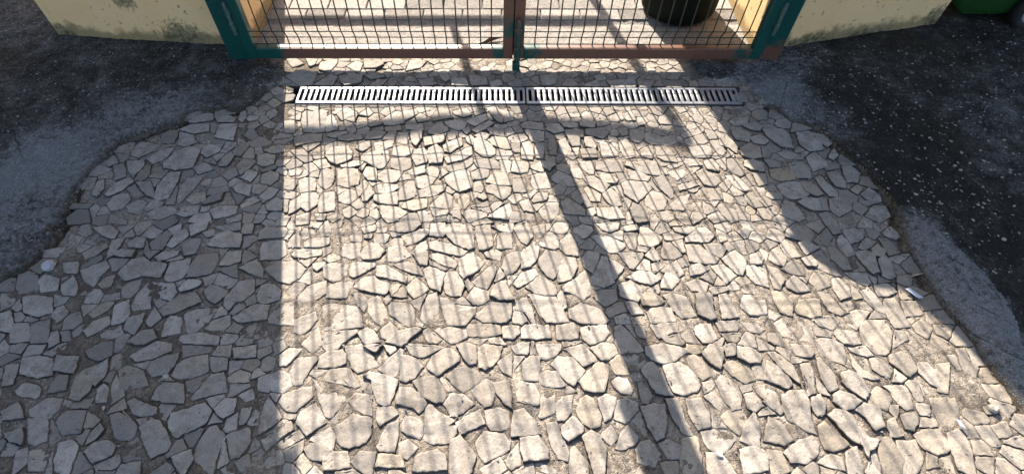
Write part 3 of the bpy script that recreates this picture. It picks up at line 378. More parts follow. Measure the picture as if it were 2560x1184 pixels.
def accept(P):
    a, cx, cy = area_c(P)
    if a < 0: P = P[::-1]; a = -a
    for (Q, qa, qx, qy, _) in polys:
        if abs(qx-cx) < .1 and abs(qy-cy) < .1:
            if inpoly(np.array(cx), np.array(cy), Q) or inpoly(np.array(qx), np.array(qy), P): return
            nin = sum(bool(inpoly(np.array(x), np.array(y), Q)) for x, y in P)
            if nin > len(P)*.34: return
    polys.append((P, a, cx, cy, 1))
alltr = [((ox, oy, 3.947), s) for (ox, oy), s in TR.items()]+TR2
PX = []
for (ox, oy, sc), s in alltr:
    for q in s.split(';'):
        P = []
        for t in q.split():
            u, v = t.split(','); P.append((ox+10*float(u)/sc, oy+10*float(v)/sc))
        if len(P) > 2: PX.append(P)
def hull(P):
    P = sorted(set(P)); 
    def half(Q):
        o = []
        for p in Q:
            while len(o) > 1 and (o[-1][0]-o[-2][0])*(p[1]-o[-2][1])-(o[-1][1]-o[-2][1])*(p[0]-o[-2][0]) <= 0: o.pop()
            o.append(p)
        return o[:-1]
    return half(P)+half(P[::-1])
# stones that run over the edge of one reading window are joined with their other half
rj = random.Random(12)
for ax, lines in ((1, (560, 860)), (0, (640, 1280, 1920))):
    for ln in lines:
        A_ = []; B_ = []
        for i, P in enumerate(PX):
            e = [p for p in P if abs(p[ax]-ln) < 3.2]
            if len(e) >= 2:
                o = [p[1-ax] for p in e]; m_ = sum(p[ax] for p in P)/len(P); (A_ if m_ < ln else B_).append((i, min(o), max(o)))
        used = set()
        for i, a0, a1 in A_:
            best = None; bo = .35
            for j, b0, b1 in B_:
                if j in used: continue
                ov = (min(a1, b1)-max(a0, b0))/max(1, min(a1-a0, b1-b0))
                if ov > bo and max(a1-a0, b1-b0) < 2.6*min(a1-a0, b1-b0)+6: best = j; bo = ov
            if best is not None:
                used.add(best); PX[i] = hull(PX[i]+PX[best]); PX[best] = None
            else:
                PX[i] = [tuple((p[k]+rj.uniform(-7, 9) if k == ax and abs(p[ax]-ln) < 3.2 else p[k]) for k in (0, 1)) for p in PX[i]]
        for j, b0, b1 in B_:
            if j not in used: PX[j] = [tuple((p[k]-rj.uniform(-7, 9) if k == ax and abs(p[ax]-ln) < 3.2 else p[k]) for k in (0, 1)) for p in PX[j]]
        PX = [P for P in PX if P]
PX = [[(x_, y_+(rj.uniform(6, 40) if y_ > 1155 else 0)) for x_, y_ in P] for P in PX]
for P in PX: accept([gz(x_, y_, .006) for x_, y_ in P])
ntr = len(polys)

# fill the rest with smaller cut stones that keep clear of the traced ones
rng = random.Random(7)
seeds = []
def mind(x, y):
    d = 1e9
    for (P, a, cx, cy, k) in polys:
        if k == 1 and abs(cx-x) < .14 and abs(cy-y) < .14:
            if inpoly(np.array(x), np.array(y), P): return -1
            d = min(d, float(pdist(np.array([x]), np.array([y]), P)[0]))
    return d
cell = {}
for k in range(26000):
    x = rng.uniform(-2.3, 2.1); y = rng.uniform(-2.2, .05)
    if DX0-.015 < x < DX1+.015 and DY0-.022 < y < DY1+.022: continue
    R_ = .036 if abs(x) < .9 else .040
    ok = True; gxk = int(x/.06); gyk = int(y/.06)
    for i in (-1, 0, 1):
        for j in (-1, 0, 1):
            for (sx, sy) in cell.get((gxk+i, gyk+j), ()):
                if math.hypot(sx-x, (sy-y)*1.25) < R_: ok = False; break
            if not ok: break
        if not ok: break
    if not ok: continue
    if not bool(inpoly(np.array(x), np.array(y), PAV)): continue
    if float(pdist(np.array([x]), np.array([y]), PAV)[0]) < .02: continue
    if mind(x, y) < .013: continue
    cell.setdefault((gxk, gyk), []).append((x, y)); seeds.append((x, y))
def clip(P, nx, ny, c):
    out = []
    for i in range(len(P)):
        a = P[i]; b = P[(i+1) % len(P)]; da = a[0]*nx+a[1]*ny-c; db = b[0]*nx+b[1]*ny-c
        if da <= 0: out.append(a)
        if (da < 0) != (db < 0):
            t = da/(da-db); out.append((a[0]+(b[0]-a[0])*t, a[1]+(b[1]-a[1])*t))
    return out
def nearest_on(P, x, y):
    b = None; bd_ = 1e9
    for i in range(len(P)):
        x1, y1 = P[i]; x2, y2 = P[(i+1) % len(P)]; ex, ey = x2-x1, y2-y1
        t = max(0, min(1, ((x-x1)*ex+(y-y1)*ey)/(ex*ex+ey*ey+1e-12))); qx, qy = x1+ex*t, y1+ey*t
        d = math.hypot(qx-x, qy-y)
        if d < bd_: bd_ = d; b = (qx, qy)
    return b, bd_
fills = []
tr_only = polys[:ntr]
for (x, y) in seeds:
    r = .055; P = [(x+r*math.cos(a*math.pi/4+.3), y+r*.8*math.sin(a*math.pi/4+.3)) for a in range(8)]
    gxk = int(x/.06); gyk = int(y/.06)
    for i in range(-2, 3):
        for j in range(-2, 3):
            for (sx, sy) in cell.get((gxk+i, gyk+j), ()):
                dx, dy = sx-x, sy-y; L = math.hypot(dx, dy)
                if L < 1e-6 or L > .14: continue
                nx, ny = dx/L, dy/L; P = clip(P, nx, ny, nx*(x+sx)/2+ny*(y+sy)/2-.0020)
                if len(P) < 3: break
            if len(P) < 3: break
        if len(P) < 3: break
    if len(P) < 3: continue
    for (Q, qa, qx, qy, _) in tr_only:
        if abs(qx-x) < .17 and abs(qy-y) < .17:
            (nx_, ny_), L = nearest_on(Q, x, y)
            if L > .09 or L < 1e-5: continue
            nx, ny = (nx_-x)/L, (ny_-y)/L; P = clip(P, nx, ny, nx*nx_+ny*ny_-.0075)
            if len(P) < 3: break
    if len(P) < 3: continue
    if DY1 < y: P = clip(P, 0, -1, -(DY1+.008))
    if y < DY0: P = clip(P, 0, 1, DY0-.010)
    if len(P) < 3: continue
    a, cx, cy = area_c(P)
    if a > .00024:
        if rng.random() < .12: continue
        fills.append((P, a, cx, cy, 0))
polys += fills

def smooth_outline(P, cx, cy, k):
    # densify with irregular chipped edges, slightly rounded corners
    n = len(P); out = []
    for i in range(n):
        x1, y1 = P[i]; x2, y2 = P[(i+1) % n]; L = math.hypot(x2-x1, y2-y1); m = max(1, int(L/.007))
        for j in range(m):
            t = j/m; out.append((x1+(x2-x1)*t, y1+(y2-y1)*t))
    # one smoothing pass
    o2 = []
    N_ = len(out)
    for i in range(N_):
        a = out[i-1]; b = out[i]; c = out[(i+1) % N_]
        o2.append(b)
    A = np.array(o2)
    d = (fbm(A[:, 0]*110, A[:, 1]*110, 71, 3)-.5)*.0075; d2 = (fbm(A[:, 0]*110, A[:, 1]*110, 77, 3)-.5)*.0075
    A[:, 0] += d; A[:, 1] += d2
    C = A.mean(0); D = A-C; r = np.hypot(D[:, 0], D[:, 1])[:, None]+1e-9
    return A+D/r*(.0042 if k else .0012)
SV = []; SF = []; SH = []; SC = []; ST = []; SW = []; base = 0
for pi_, (P, a, cx, cy, tr) in enumerate(polys):
    A = smooth_outline(P, cx, cy, tr)
    C0 = A.mean(0); n = len(A)
    if n < 5: continue
    size = math.sqrt(a)
    hh = (rng.uniform(.0022, .0058) if tr else rng.uniform(-.0005, .0045))
    if tr and rng.random() < .12: hh += .004
    tx, ty = rng.gauss(0, .019), rng.gauss(0, .024)
    edge = min(.0016, size*.035)
    rings = []
    D = A-C0; Rr = np.hypot(D[:, 0], D[:, 1])[:, None]+1e-9; U = D/Rr
    specs = [(.0015, -.014, 0), (.0, -.3, 0), (-edge*.4, -.06, 1), (-edge*1.3, 0, 1), (-edge*4, .0003, 1)]
    for off, dz, top in specs:
        Q = C0+D+U*off
        zt = hh+(Q[:, 0]-C0[0])*tx+(Q[:, 1]-C0[1])*ty
        if top: z = zt+(-edge*.5 if dz == -.06 else dz)
        elif dz == -.3: z = zt-edge*1.3
        else: z = np.full(n, -.016)
        rings.append((Q, z))
    for s_ in (.68, .36):
        Q = C0+D*s_; rings.append((Q, hh+(Q[:, 0]-C0[0])*tx+(Q[:, 1]-C0[1])*ty+.0005*(1-s_)))
    V = []
    for ri, (Q, z) in enumerate(rings):
        if ri >= 1:
            z = z+(fbm(Q[:, 0]*22, Q[:, 1]*22, 81, 3)-.5)*.006*(1 if ri > 2 else .8)+(fbm(Q[:, 0]*90, Q[:, 1]*90, 85, 2)-.5)*.0022
        V += [(Q[i, 0], Q[i, 1], z[i]) for i in range(n)]
    V.append((C0[0], C0[1], hh+.0006+float(fbm(np.array([C0[0]*22]), np.array([C0[1]*22]), 81, 3)[0]-.5)*.006))
    b = mort_n+base
    for ri in range(len(rings)-1):
        for i in range(n):
            j = (i+1) % n; SF.append((b+ri*n+i, b+ri*n+j, b+(ri+1)*n+j, b+(ri+1)*n+i)); SH.append(ri < 2)
    l = b+(len(rings)-1)*n
    for i in range(n): SF.append((l+i, l+(i+1) % n, b+len(rings)*n)); SH.append(False)
    tn = min(1, max(0, rng.gauss(.62 if tr else .45, .26))); wm = rng.random(); wm = (wm-.85)*3 if wm > .85 else 0
    if abs(cx-gz(1960, 427)[0]) < .03 and abs(cy-gz(1960, 427)[1]) < .03: wm = .8
    if 1.0 < cx and cy < -1.2: wm = max(wm, rng.uniform(0, .35))
    SC += [1.0]*(2*n)+[.25]*n+[0.0]*(len(V)-3*n)
    SV += V; ST += [tn]*len(V); SW += [wm]*len(V); base += len(V)
# joints: mortar sinks and gathers dark dirt along the stone edges
dm = np.full(X.shape, .05)
for (P, a, cx_, cy_, k_) in polys:
    px_ = [p[0] for p in P]; py_ = [p[1] for p in P]
    i0 = max(0, int((min(py_)-.02-ys[0])/h)); i1 = min(len(ys), int((max(py_)+.02-ys[0])/h)+2)
    j0 = max(0, int((min(px_)-.02-xs[0])/h)); j1 = min(len(xs), int((max(px_)+.02-xs[0])/h)+2)
    if i1 <= i0 or j1 <= j0: continue
    xx_ = X[i0:i1, j0:j1]; yy_ = Y[i0:i1, j0:j1]; d_ = pdist(xx_, yy_, P); d_ = np.where(inpoly(xx_, yy_, P), -d_, d_)-(.0042 if k_ else .0012)
    dm[i0:i1, j0:j1] = np.minimum(dm[i0:i1, j0:j1], d_)
crev = np.clip(1-np.abs(dm)/.0062, 0, 1)*(.45+.55*np.clip((fbm(X*8, Y*8, 95, 3)-.35)*4, 0, 1)); crev = np.where(dm < 0, np.maximum(crev, .4), crev)
sink = np.where(dm < 0, .0028, .0030*np.clip(1-dm/.006, 0, 1))*(.3+.7*np.clip((fbm(X*5, Y*5, 96, 3)-.36)*5, 0, 1))
co = np.empty(len(me_p.vertices)*3, np.float32); me_p.vertices.foreach_get('co', co)
co[2::3] -= sink.reshape(-1)[used_p].astype(np.float32)
fv = np.empty(len(me_p.loops), np.int32); me_p.loops.foreach_get('vertex_index', fv)
mv = np.empty(len(me_p.vertices), np.float32); me_p.attributes['mossy'].data.foreach_get('value', mv)
me = bpy.data.meshes.new('cobbled_driveway')
allco = np.concatenate([co.reshape(-1, 3), np.array(SV, np.float32)])
quads = fv.reshape(-1, 4); starts = list(range(0, len(fv), 4)); loops = [fv]
lens = np.array([len(f) for f in SF]); flat = np.concatenate([np.array(f, np.int32) for f in SF])
st = np.concatenate([np.arange(0, len(fv), 4), len(fv)+np.concatenate([[0], np.cumsum(lens)[:-1]])]).astype(np.int32)
me.vertices.add(len(allco)); me.vertices.foreach_set('co', allco.ravel())
lv = np.concatenate([fv, flat]).astype(np.int32); me.loops.add(len(lv)); me.loops.foreach_set('vertex_index', lv)
me.polygons.add(len(st)); me.polygons.foreach_set('loop_start', st)
me.update(calc_edges=True)
mi = np.concatenate([np.zeros(len(quads), np.int32), np.ones(len(SF), np.int32)]); me.polygons.foreach_set('material_index', mi)
shf = me.attributes.new('sharp_face', 'BOOLEAN', 'FACE'); shf.data.foreach_set('value', np.concatenate([np.zeros(len(quads), bool), np.array(SH)]))
vattr(me, 'crev', np.concatenate([crev.reshape(-1)[used_p], SC])); vattr(me, 'mossy', np.concatenate([mv, np.zeros(len(SV))])); vattr(me, 'tone', np.concatenate([np.zeros(mort_n), ST])); vattr(me, 'warm', np.concatenate([np.zeros(mort_n), SW]))
tag(link('cobbled_driveway', me, [M_mo, M_st]), kind='structure')
bpy.data.meshes.remove(me_p)

# wide ground below everything, reaching the horizon
mb = MB(); mb.add([(-120, -120, -.14), (120, -120, -.14), (120, 120, -.14), (-120, 120, -.14)], [(0, 1, 2, 3)])
tag(mb.build('ground', M_asph), kind='structure')
# rest of the pavement round the modelled patch
mb = MB()
for x0, x1, y0, y1 in ((-9, -3.3, -4, 9), (3.29, 9, -4, 9), (-3.3, 3.29, -4, -2.298), (-3.3, -1.25, .742, 9), (1.2, 3.29, .742, 9)):
    mb.add([(x0, y0, .006), (x1, y0, .006), (x1, y1, .006), (x0, y1, .006)], [(0, 1, 2, 3)])
o = mb.build('pavement', M_co); tag(o, kind='structure')
xo = np.array([v.co.x for v in o.data.vertices]); yo = np.array([v.co.y for v in o.data.vertices])
vattr(o.data, 'tone', [.3]*len(xo)); vattr(o.data, 'mossy', [0]*len(xo))

# ------------------------------------------------------------------ courtyard behind the gate: threshold screed and block paving
h2 = .007
xs2 = np.arange(-1.21, 1.185, h2); ys2 = np.arange(.108, .375, h2); X2, Y2 = np.meshgrid(xs2, ys2)
Z2 = .004+(fbm(X2*14, Y2*14, 91, 4)-.5)*.008+(fbm(X2*90, Y2*90, 92, 3)-.5)*.004
Z2 = Z2-.008*np.exp(-((Y2-.335)/.02)**2)
m2, u2 = grid_mesh('threshold', X2, Y2, Z2, np.ones((X2.shape[0]-1, X2.shape[1]-1), bool))
vattr(m2, 'tone', np.full(len(u2), .6))
tag(link('threshold', m2, M_pv), kind='structure')
V = []; F = []; T = []
rg = random.Random(3); yy = .362; row = 0
while yy < 4.2:
    d = .097; xx = -1.36-(.1 if row % 2 else 0)-.055
    while xx < 1.15:
        w = .197; g = .0035; e = .003; z = .008+rg.uniform(-.0012, .0012); zb = -.02; b = len(V)
        x0, x1, y0, y1 = xx+g, xx+w-g*0+.0, yy+g, yy+d
        for zz, i in ((zb, 0), (z-e, 0), (z, e)): V += [(x0+i, y0+i, zz), (x1-i, y0+i, zz), (x1-i, y1-i, zz), (x0+i, y1-i, zz)]
        for r_ in (0, 4):
            for k in range(4): F.append((b+r_+k, b+r_+(k+1) % 4, b+r_+4+(k+1) % 4, b+r_+4+k))
        F.append((b+8, b+9, b+10, b+11)); T += [rg.random()]*12; xx += .2
    yy += .1; row += 1
V += [(-1.46, .36, -.004), (1.4, .36, -.004), (1.4, 4.3, -.004), (-1.46, 4.3, -.004)]; F.append(tuple(len(V)-4+k for k in range(4))); T += [0]*4
m3 = mesh_np('courtyard_paving', V, F); vattr(m3, 'tone', T); tag(link('courtyard_paving', m3, M_pv), kind='structure')

# ------------------------------------------------------------------ drain
mb = MB()
zt = -.001
mb.box(DX0-.012, DX0-.001, DY0-.010, DY1+.010, -.11, zt-.002); mb.box(DX1+.001, DX1+.012, DY0-.010, DY1+.010, -.11, zt-.002)
mb.box(DX0-.001, DX1+.001, DY0-.010, DY0+.003, -.11, zt); mb.box(DX0-.001, DX1+.001, DY1-.003, DY1+.010, -.11, zt)
mb.box(DX0-.001, DX1+.001, DY0+.003, DY1-.003, -.11, -.095)
tag(mb.build('drain_channel', M_chan), 'dark drain channel sunk in the paving under both slotted grates', 'drain channel')
def grate(x0, x1, n, label):
    t = empty('drain_grate', ((x0+x1)/2, (DY0+DY1)/2, 0)); tag(t, label, 'drain grate', 'slotted drain grates before the gate')
    c = Vector(t.location); y0, y1 = DY0+.004-c.y, DY1-.004-c.y; xa, xb = x0-c.x, x1-c.x
    f = MB()
    f.box(xa, xb, y0, y0+.016, -.006, .0035, .0012); f.box(xa, xb, y1-.013, y1, -.006, .0035, .0012)
    f.box(xa, xa+.010, y0+.015, y1-.012, -.006, .0030, .001); f.box(xb-.010, xb, y0+.015, y1-.012, -.006, .0030, .001)
    f.build('frame', M_zn, t)
    p = (xb-xa-.010)/n; b = MB()
    for k in range(1, n):
        xc = xa+.005+k*p
        b.box(xc-p*.29, xc+p*.29, y0+.0155, y1-.0125, -.004, .0032, .0022)
    b.build('slat_grid', M_zn, t, True)
    return t
grate(-.908, .083, 40, 'left grey steel drain grate, brightly sunlit, with narrow slots')
grate(.089, 1.013, 37, 'right steel drain grate whose right end lies in shade')

# ------------------------------------------------------------------ walls, posts
def prism(mb, P, z0, z1):
    n = len(P); V = [(x, y, z0) for x, y in P]+[(x, y, z1) for x, y in P]
    F = [tuple(range(n))[::-1], tuple(range(n, 2*n))]+[(i, (i+1) % n, n+(i+1) % n, n+i) for i in range(n)]
    mb.add(V, F)
def wall(name, P, z1, label, cop=None, parent_loc=None):
    mb = MB(); prism(mb, P, -.03, z1)
    bm = bmesh.new(); me = mesh_np('x', mb.v, mb.f); bm.from_mesh(me); bpy.data.meshes.remove(me)
    bmesh.ops.recalc_face_normals(bm, faces=bm.faces[:])
    ve = [e for e in bm.edges if abs(e.verts[0].co.z-e.verts[1].co.z) > .5]
    bmesh.ops.bevel(bm, geom=ve, offset=.008, segments=2, affect='EDGES')
    c = Vector((sum(p[0] for p in P)/len(P), sum(p[1] for p in P)/len(P), 0))
    t = empty(name, c)
    for v in bm.verts: v.co -= c
    m = MB(); m.bm(bm); m.build('wall', M_wa, t)
    m = MB(); k = 1.0
    if cop:
        Q = [(x-c.x, y-c.y) for x, y in cop]; prism(m, Q, z1+.001, z1+.07); m.build('coping', M_wa, t)
    tag(t, label, 'wall')
    return t
def off(P, d):
    cx = sum(p[0] for p in P)/len(P); cy = sum(p[1] for p in P)/len(P)
    return [(x+(d if x > cx else -d), y+(d if y > cy else -d)) for x, y in P]
PL_ = [(-2.165, .195), (-1.30, .115), (-1.20, .108), (-1.205, .78), (-1.42, .78), (-1.42, .33), (-2.165, .40)]
wall('garden_wall', PL_, 1.62, 'cream rendered wall left of the gate, mossy at its foot', [(-2.2, .16), (-1.2, .08), (-1.17, .78), (-1.17, .81), (-1.45, .81), (-1.45, .36), (-2.2, .43)])
PR_ = [(1.165, .108), (1.31, .108), (2.125, .305), (2.145, .52), (1.42, .36), (1.36, .82), (1.175, .82)]
wall('garden_wall', PR_, 1.62, 'cream rendered wall right of the gate, pitted beside the green wheelie bin', [(1.15, .08), (1.31, .08), (2.15, .28), (2.17, .55), (1.45, .39), (1.39, .85), (1.15, .85)])

def rustify(o, fn):
    vattr(o.data, 'rust', [fn(*v.co) for v in o.data.vertices])
    return o
def post(x0, x1, label, side):
    t = empty('gate_post', ((x0+x1)/2, .05, 0)); tag(t, label, 'gate post'); w = (x1-x0)/2
    m = MB(); m.box(-w, w, -.045, .045, -.02, 1.86, .004, 20, 2)
    o = m.build('post', M_gr, t); rustify(o, (lambda x, y, z: .62 if z < .10 and side > 0 else (.25 if z < .05 else .05)))
    m = MB(); m.box(-w-.004, w+.004, -.049, .049, 1.86, 1.868, .002); rustify(m.build('cap', M_gr, t), lambda x, y, z: 0)
    for zc in (.24, 1.45):
        m = MB(); sx = side*-1
        xa = (w+.002 if side < 0 else -w-.002)
        m.box(min(xa, xa-side*.016), max(xa, xa-side*.016), -.100, -.052, zc-.05, zc-.012, .004)
        m.box(min(xa, xa-side*.016), max(xa, xa-side*.016), -.098, -.055, zc+.016, zc+.055, .004)
        m.tube([(xa-side*.006, -.088, zc-.07), (xa-side*.006, -.088, zc+.075)], .0075, 10)
        o = m.build('hinge', M_hinge, t)
M_hinge = m_plain('worn hinge', (.06, .11, .095), .5, sc=60, var=.5)
post(-1.268, -1.180, 'dark green square steel post left of the gate', -1)
post(1.160, 1.248, 'dark green square steel post right of the gate, rusty at its foot', 1)

GY = -.031   # front face of the leaves
def leaf(x0, x1, label, right):
    c = x0 if not right else x1
    t = empty('gate_leaf', (c, 0, 0)); tag(t, label, 'gate leaf', 'two leaves of the driveway gate')
    def L(x): return x-c
    st = .044; zb, zt_ = .046, 1.80; D = .040
    def mk(name, a, fn, ax, seg):
        m = MB(); m.box(L(a[0]), L(a[1]), GY, GY+D, a[2], a[3], .003, seg, ax)
        o = m.build(name, M_gr, t); rustify(o, lambda x, y, z: fn(x+c, y, z)); return o
    cen = (x1 if not right else x0)
    def frail(x, y, z):
        if not right: v = .0 if x < -1.06 else (.0+(x+1.06)*8 if x < -.97 else .72)
        else: v = .66 if x < 1.0 else .45
        d = abs(x-.035)
        if d < .12: v = min(v, .25+d*2)
        return v
    def fsti(x, y, z):
        if abs(x-.035) > .3: return .02
        return .78 if z < .12 else (.30 if z < .22 else .70 if z < .6 else .3)
    mk('stile', (x0, x0+st, zb, zt_), fsti, 2, 24); mk('stile', (x1-st, x1, zb, zt_), fsti, 2, 24)
    mk('rail', (x0+st, x1-st, zb, zb+.050), frail, 0, 30)
    mk('rail', (x0+st, x1-st, zt_-.05, zt_), lambda x, y, z: .1, 0, 10)
    m = MB(); xo = (x0-.0165, x0) if not right else (x1, x1+.0165)
    m.box(L(xo[0]), L(xo[1]), GY+.024, GY+.030, zb+.01, zt_-.01)
    rustify(m.build('light_stop', M_gr, t), lambda x, y, z: .1)  # added strip, blocks sunlight through the gap between post and leaf
    if right:
        m = MB(); m.box(L(.0300), L(.0355), GY+.032, GY+.038, zb+.01, zt_-.01); rustify(m.build('centre_light_stop', M_gr, t), lambda x, y, z: .1)  # added strip, stops sunlight showing in the gap between the leaves
    m = MB(); r = .0029
    yu, yl = -.026, -.003
    nx = int(round((x1-x0-2*st)/.0505)); zs = [zb+.047, .139, .180, .376, .572, .612, .80, 1.0, 1.04, 1.24, 1.44, 1.48, 1.68, zt_-.045]
    def yof(z):
        if z <= .140: return yl
        for a_, b_ in ((.572, .612), (1.0, 1.04), (1.44, 1.48)):
            if a_-.001 <= z <= b_+.001: return yu-.018
        return yu
    zl = [zb+.047, .125, .139, .180, .190, .376, .560, .572, .612, .624, .80, .99, 1.0, 1.04, 1.052, 1.24, 1.43, 1.44, 1.48, 1.492, 1.68, zt_-.045]
    for k in range(1, nx):
        x = x0+st+(x1-x0-2*st)*k/nx+random.Random(k).uniform(-.0015, .0015)
        m.tube([(L(x), yof(z), z) for z in zl], r, 6)
    for z in zs+[zb+.060]:
        yy_ = yof(z)-.0045
        m.tube([(L(x0+st-.004), yy_, z), (L(x1-st+.004), yy_, z)], .0023, 6)
    m.build('mesh_panel', M_wire, t)
    return t, L, mk
tl, Ll, mkl = leaf(-1.163, .0315, 'left leaf of the green wire mesh driveway gate with lock box', False)
m = MB(); m.box(Ll(-.075), Ll(.0), GY-.006, GY+.046, 1.01, 1.17, .004); rustify(m.build('lock_box', M_gr, tl), lambda x, y, z: .1)
tr_, Lr, mkr = leaf(.0355, 1.143, 'right leaf of the green wire mesh driveway gate with drop bolt', True)
m = MB()
m.box(Lr(.040), Lr(.066), GY-.012, GY-.001, .0435, .232, .002); m.box(Lr(.036), Lr(.070), GY-.022, GY-.012, .10, .114, .002); m.box(Lr(.036), Lr(.070), GY-.022, GY-.012, .19, .204, .002)
m.tube([(Lr(.053), GY-.020, .012), (Lr(.053), GY-.020, .25)], .0075, 10)
m.box(Lr(.030), Lr(.064), GY-.028, GY+.002, .004, .040, .003)
rustify(m.build('drop_bolt', M_gr, tr_, False), lambda x, y, z: .48 if z > .09 else .3)

# ------------------------------------------------------------------ inner railing (casts the curved shadow)
t = empty('courtyard_railing', (.175, 1.8, 0)); tag(t, 'dark steel railing with a curved top rail, beyond the gate', 'railing')
M_dk = m_plain('dark steel', (.02, .03, .03), .5)
m = MB(); m.box(-.022, .022, -.02, .02, 0, 1.50, .003); m.build('post', M_dk, t)
m = MB(); m.box(-1.9, -.022, -.018, .018, .915, .950, .003); m.build('rail', M_dk, t)
m = MB(); arch = [(-1.9, 1.485), (-1.44, 1.480), (-1.183, 1.463), (-.954, 1.443), (-.721, 1.431), (-.554, 1.428), (-.352, 1.436), (-.133, 1.449), (.008, 1.467), (.175, 1.485)]
m.tube([(x-.175, 0, z) for x, z in arch], .033, 10); m.build('curved_rail', M_dk, t)
m = MB(); m.box(-.61-.175-.018, -.61-.175+.018, -.016, .016, .95, 1.43, .003); m.build('baluster', M_dk, t)

# tall unseen blocks, added to keep the pavement in shade
def shade_block(P, z1, label):
    t = empty('shade_block', (sum(p[0] for p in P)/4, sum(p[1] for p in P)/4, 0)); tag(t, label, 'shade_block'); c = t.location
    m = MB(); prism(m, [(x-c.x, y-c.y) for x, y in P], -.05, z1); m.build('wall', M_wa, t)
    m = MB(); prism(m, [(x-c.x, y-c.y) for x, y in off(P, .25)], z1+.002, z1+.15); m.build('block_top', M_dk, t)
shade_block([(-7, 2.2), (-2.55, 2.2), (-2.55, 5), (-7, 5)], 4.6, 'unseen cream block far behind the left garden wall, added for its shade')
shade_block([(1.45, 2.2), (7, 2.2), (7, 5), (1.45, 5)], 4.2, 'unseen cream block far behind the green wheelie bin, added for its shade')

# ------------------------------------------------------------------ round bin behind the right leaf
def lathe(mb, prof, n=48, cx=0, cy=0):
    V = []; F = []
    for r, z in prof:
        for k in range(n): V.append((cx+r*math.cos(2*math.pi*k/n), cy+r*math.sin(2*math.pi*k/n), z))
    for i in range(len(prof)-1):
        for k in range(n): F.append((i*n+k, i*n+(k+1) % n, (i+1)*n+(k+1) % n, (i+1)*n+k))
    mb.add(V, F)
t = empty('round_bin', (.885, .47, 0)); tag(t, 'dark round plastic bin standing behind the right gate leaf', 'bin')
m = MB(); lathe(m, [(0, .006), (.14, .006), (.168, .012), (.182, .03), (.188, .06), (.192, .30), (.205, .60), (.222, .88), (.235, .885), (.24, .91), (.24, .93), (.225, .93), (.215, .90), (.19, .5), (.17, .03), (0, .03)])
m.build('body', M_bin, t, True)
m = MB(); V = []; P = [(-.26, .945), (-.14, .995), (-.035, 1.045), (.03, 1.18), (.04, 1.33), (.06, 1.45), (.26, 1.40), (.27, .96)]
n = len(P); V = [(x, -.02, z) for x, z in P]+[(x, .0, z) for x, z in P]
m.add(V, [tuple(range(n)), tuple(range(n, 2*n))[::-1]]+[(i, n+i, n+(i+1) % n, (i+1) % n) for i in range(n)]); m.build('lid', M_bin, t)  # unseen raised lid, outline made up to cast the slanted shadow edge

# ------------------------------------------------------------------ green wheelie bin top right
t = empty('wheelie_bin', (2.44, .53, 0)); tag(t, 'green two wheeled bin at the far end of the right wall', 'wheelie bin')
bm = bmesh.new(); bmesh.ops.create_cube(bm, size=1)
for v in bm.verts:
    top = v.co.z > 0; sx = .27 if top else .22; sy = .25 if top else .205
    v.co = (v.co.x*2*sx+.015, v.co.y*2*sy, .95 if top else .045)
bmesh.ops.bevel(bm, geom=bm.edges[:], offset=.03, segments=3, affect='EDGES')
m = MB(); m.bm(bm); m.build('body', M_whl, t, True)
m = MB(); m.box(-.27, .30, -.27, .27, .955, 1.0, .015); m.build('lid', M_whl, t)
m = MB(); m.tube([(.20, -.27, 1.02), (.33, -.25, 1.0), (.33, .25, 1.0), (.20, .27, 1.02)], .014, 8); m.build('handle', M_whl, t)
for sy in (-1, 1):
    w = empty('wheel', (.10, sy*.235, .10)); w.parent = t; w.rotation_euler = (math.pi/2, 0, 0)
    m = MB(); lathe(m, [(.060, -.022), (.085, -.024), (.097, -.018), (.1, -.008), (.1, .008), (.097, .018), (.085, .024), (.060, .022), (.060, -.022)], 40); m.build('tyre', M_rub, w, True)
    m = MB(); lathe(m, [(0, -.026), (.014, -.026), (.018, -.016), (.05, -.012), (.0605, -.018), (.0605, .018), (.05, .012), (.018, .016), (.014, .026), (0, .026)], 40); m.build('rim', M_hub, w, True)

# ------------------------------------------------------------------ loose things
def rock(name, mat, loc, s, seed, label=None, cat=None, kind=None, flat=.5, rz=0):
    r = random.Random(seed); bm = bmesh.new(); bmesh.ops.create_icosphere(bm, subdivisions=2, radius=1)
    ph = [r.uniform(0, 6) for _ in range(6)]
    for v in bm.verts:
        d = v.co.normalized(); k = 1+.16*math.sin(3*d.x+ph[0])+.14*math.sin(4*d.y+ph[1])+.1*math.sin(5*d.z+ph[2])+r.uniform(-.06, .06)
        v.co = (d.x*k*s[0], d.y*k*s[1], max(-.3, d.z)*k*s[2])
    m = MB(); m.bm(bm); o = m.build(name, mat, None); o.location = loc; o.rotation_euler = (0, 0, rz); tag(o, label, cat); return o
x, y = gz(123, 668); rock('pebble', M_wht, (x, y, .008), (.024, .017, .012), 1, 'large white pebble by the left concrete edge', 'pebble')
x, y = gz(490, 327+860-300); 
for i, (px, py, s, lab) in enumerate([(417, 943, .0085, 'pale pebble in the shaded joint between dark cobbles'), (2478, 1024, .015, 'rounded cream pebble near the lower right corner'), (263, 1022, .006, 'small pale pebble between shaded cobbles lower left')]):
    x, y = gz(px, py); rock('pebble', M_cream, (x, y, .008), (s, s*.75, s*.5), 20+i, lab, 'pebble', rz=i)
def flat(name, mat, px, P, z, label, cat, th=.0012, rz=0.0, tilt=.1):
    n = len(P); m = MB(); m.add([(x, y, 0) for x, y in P]+[(x, y, th) for x, y in P], [tuple(range(n))[::-1], tuple(range(n, 2*n))]+[(i, (i+1) % n, n+(i+1) % n, n+i) for i in range(n)])
    o = m.build(name, mat); x, y = gz(*px); o.location = (x, y, z); o.rotation_euler = (tilt, .05, rz); tag(o, label, cat); return o
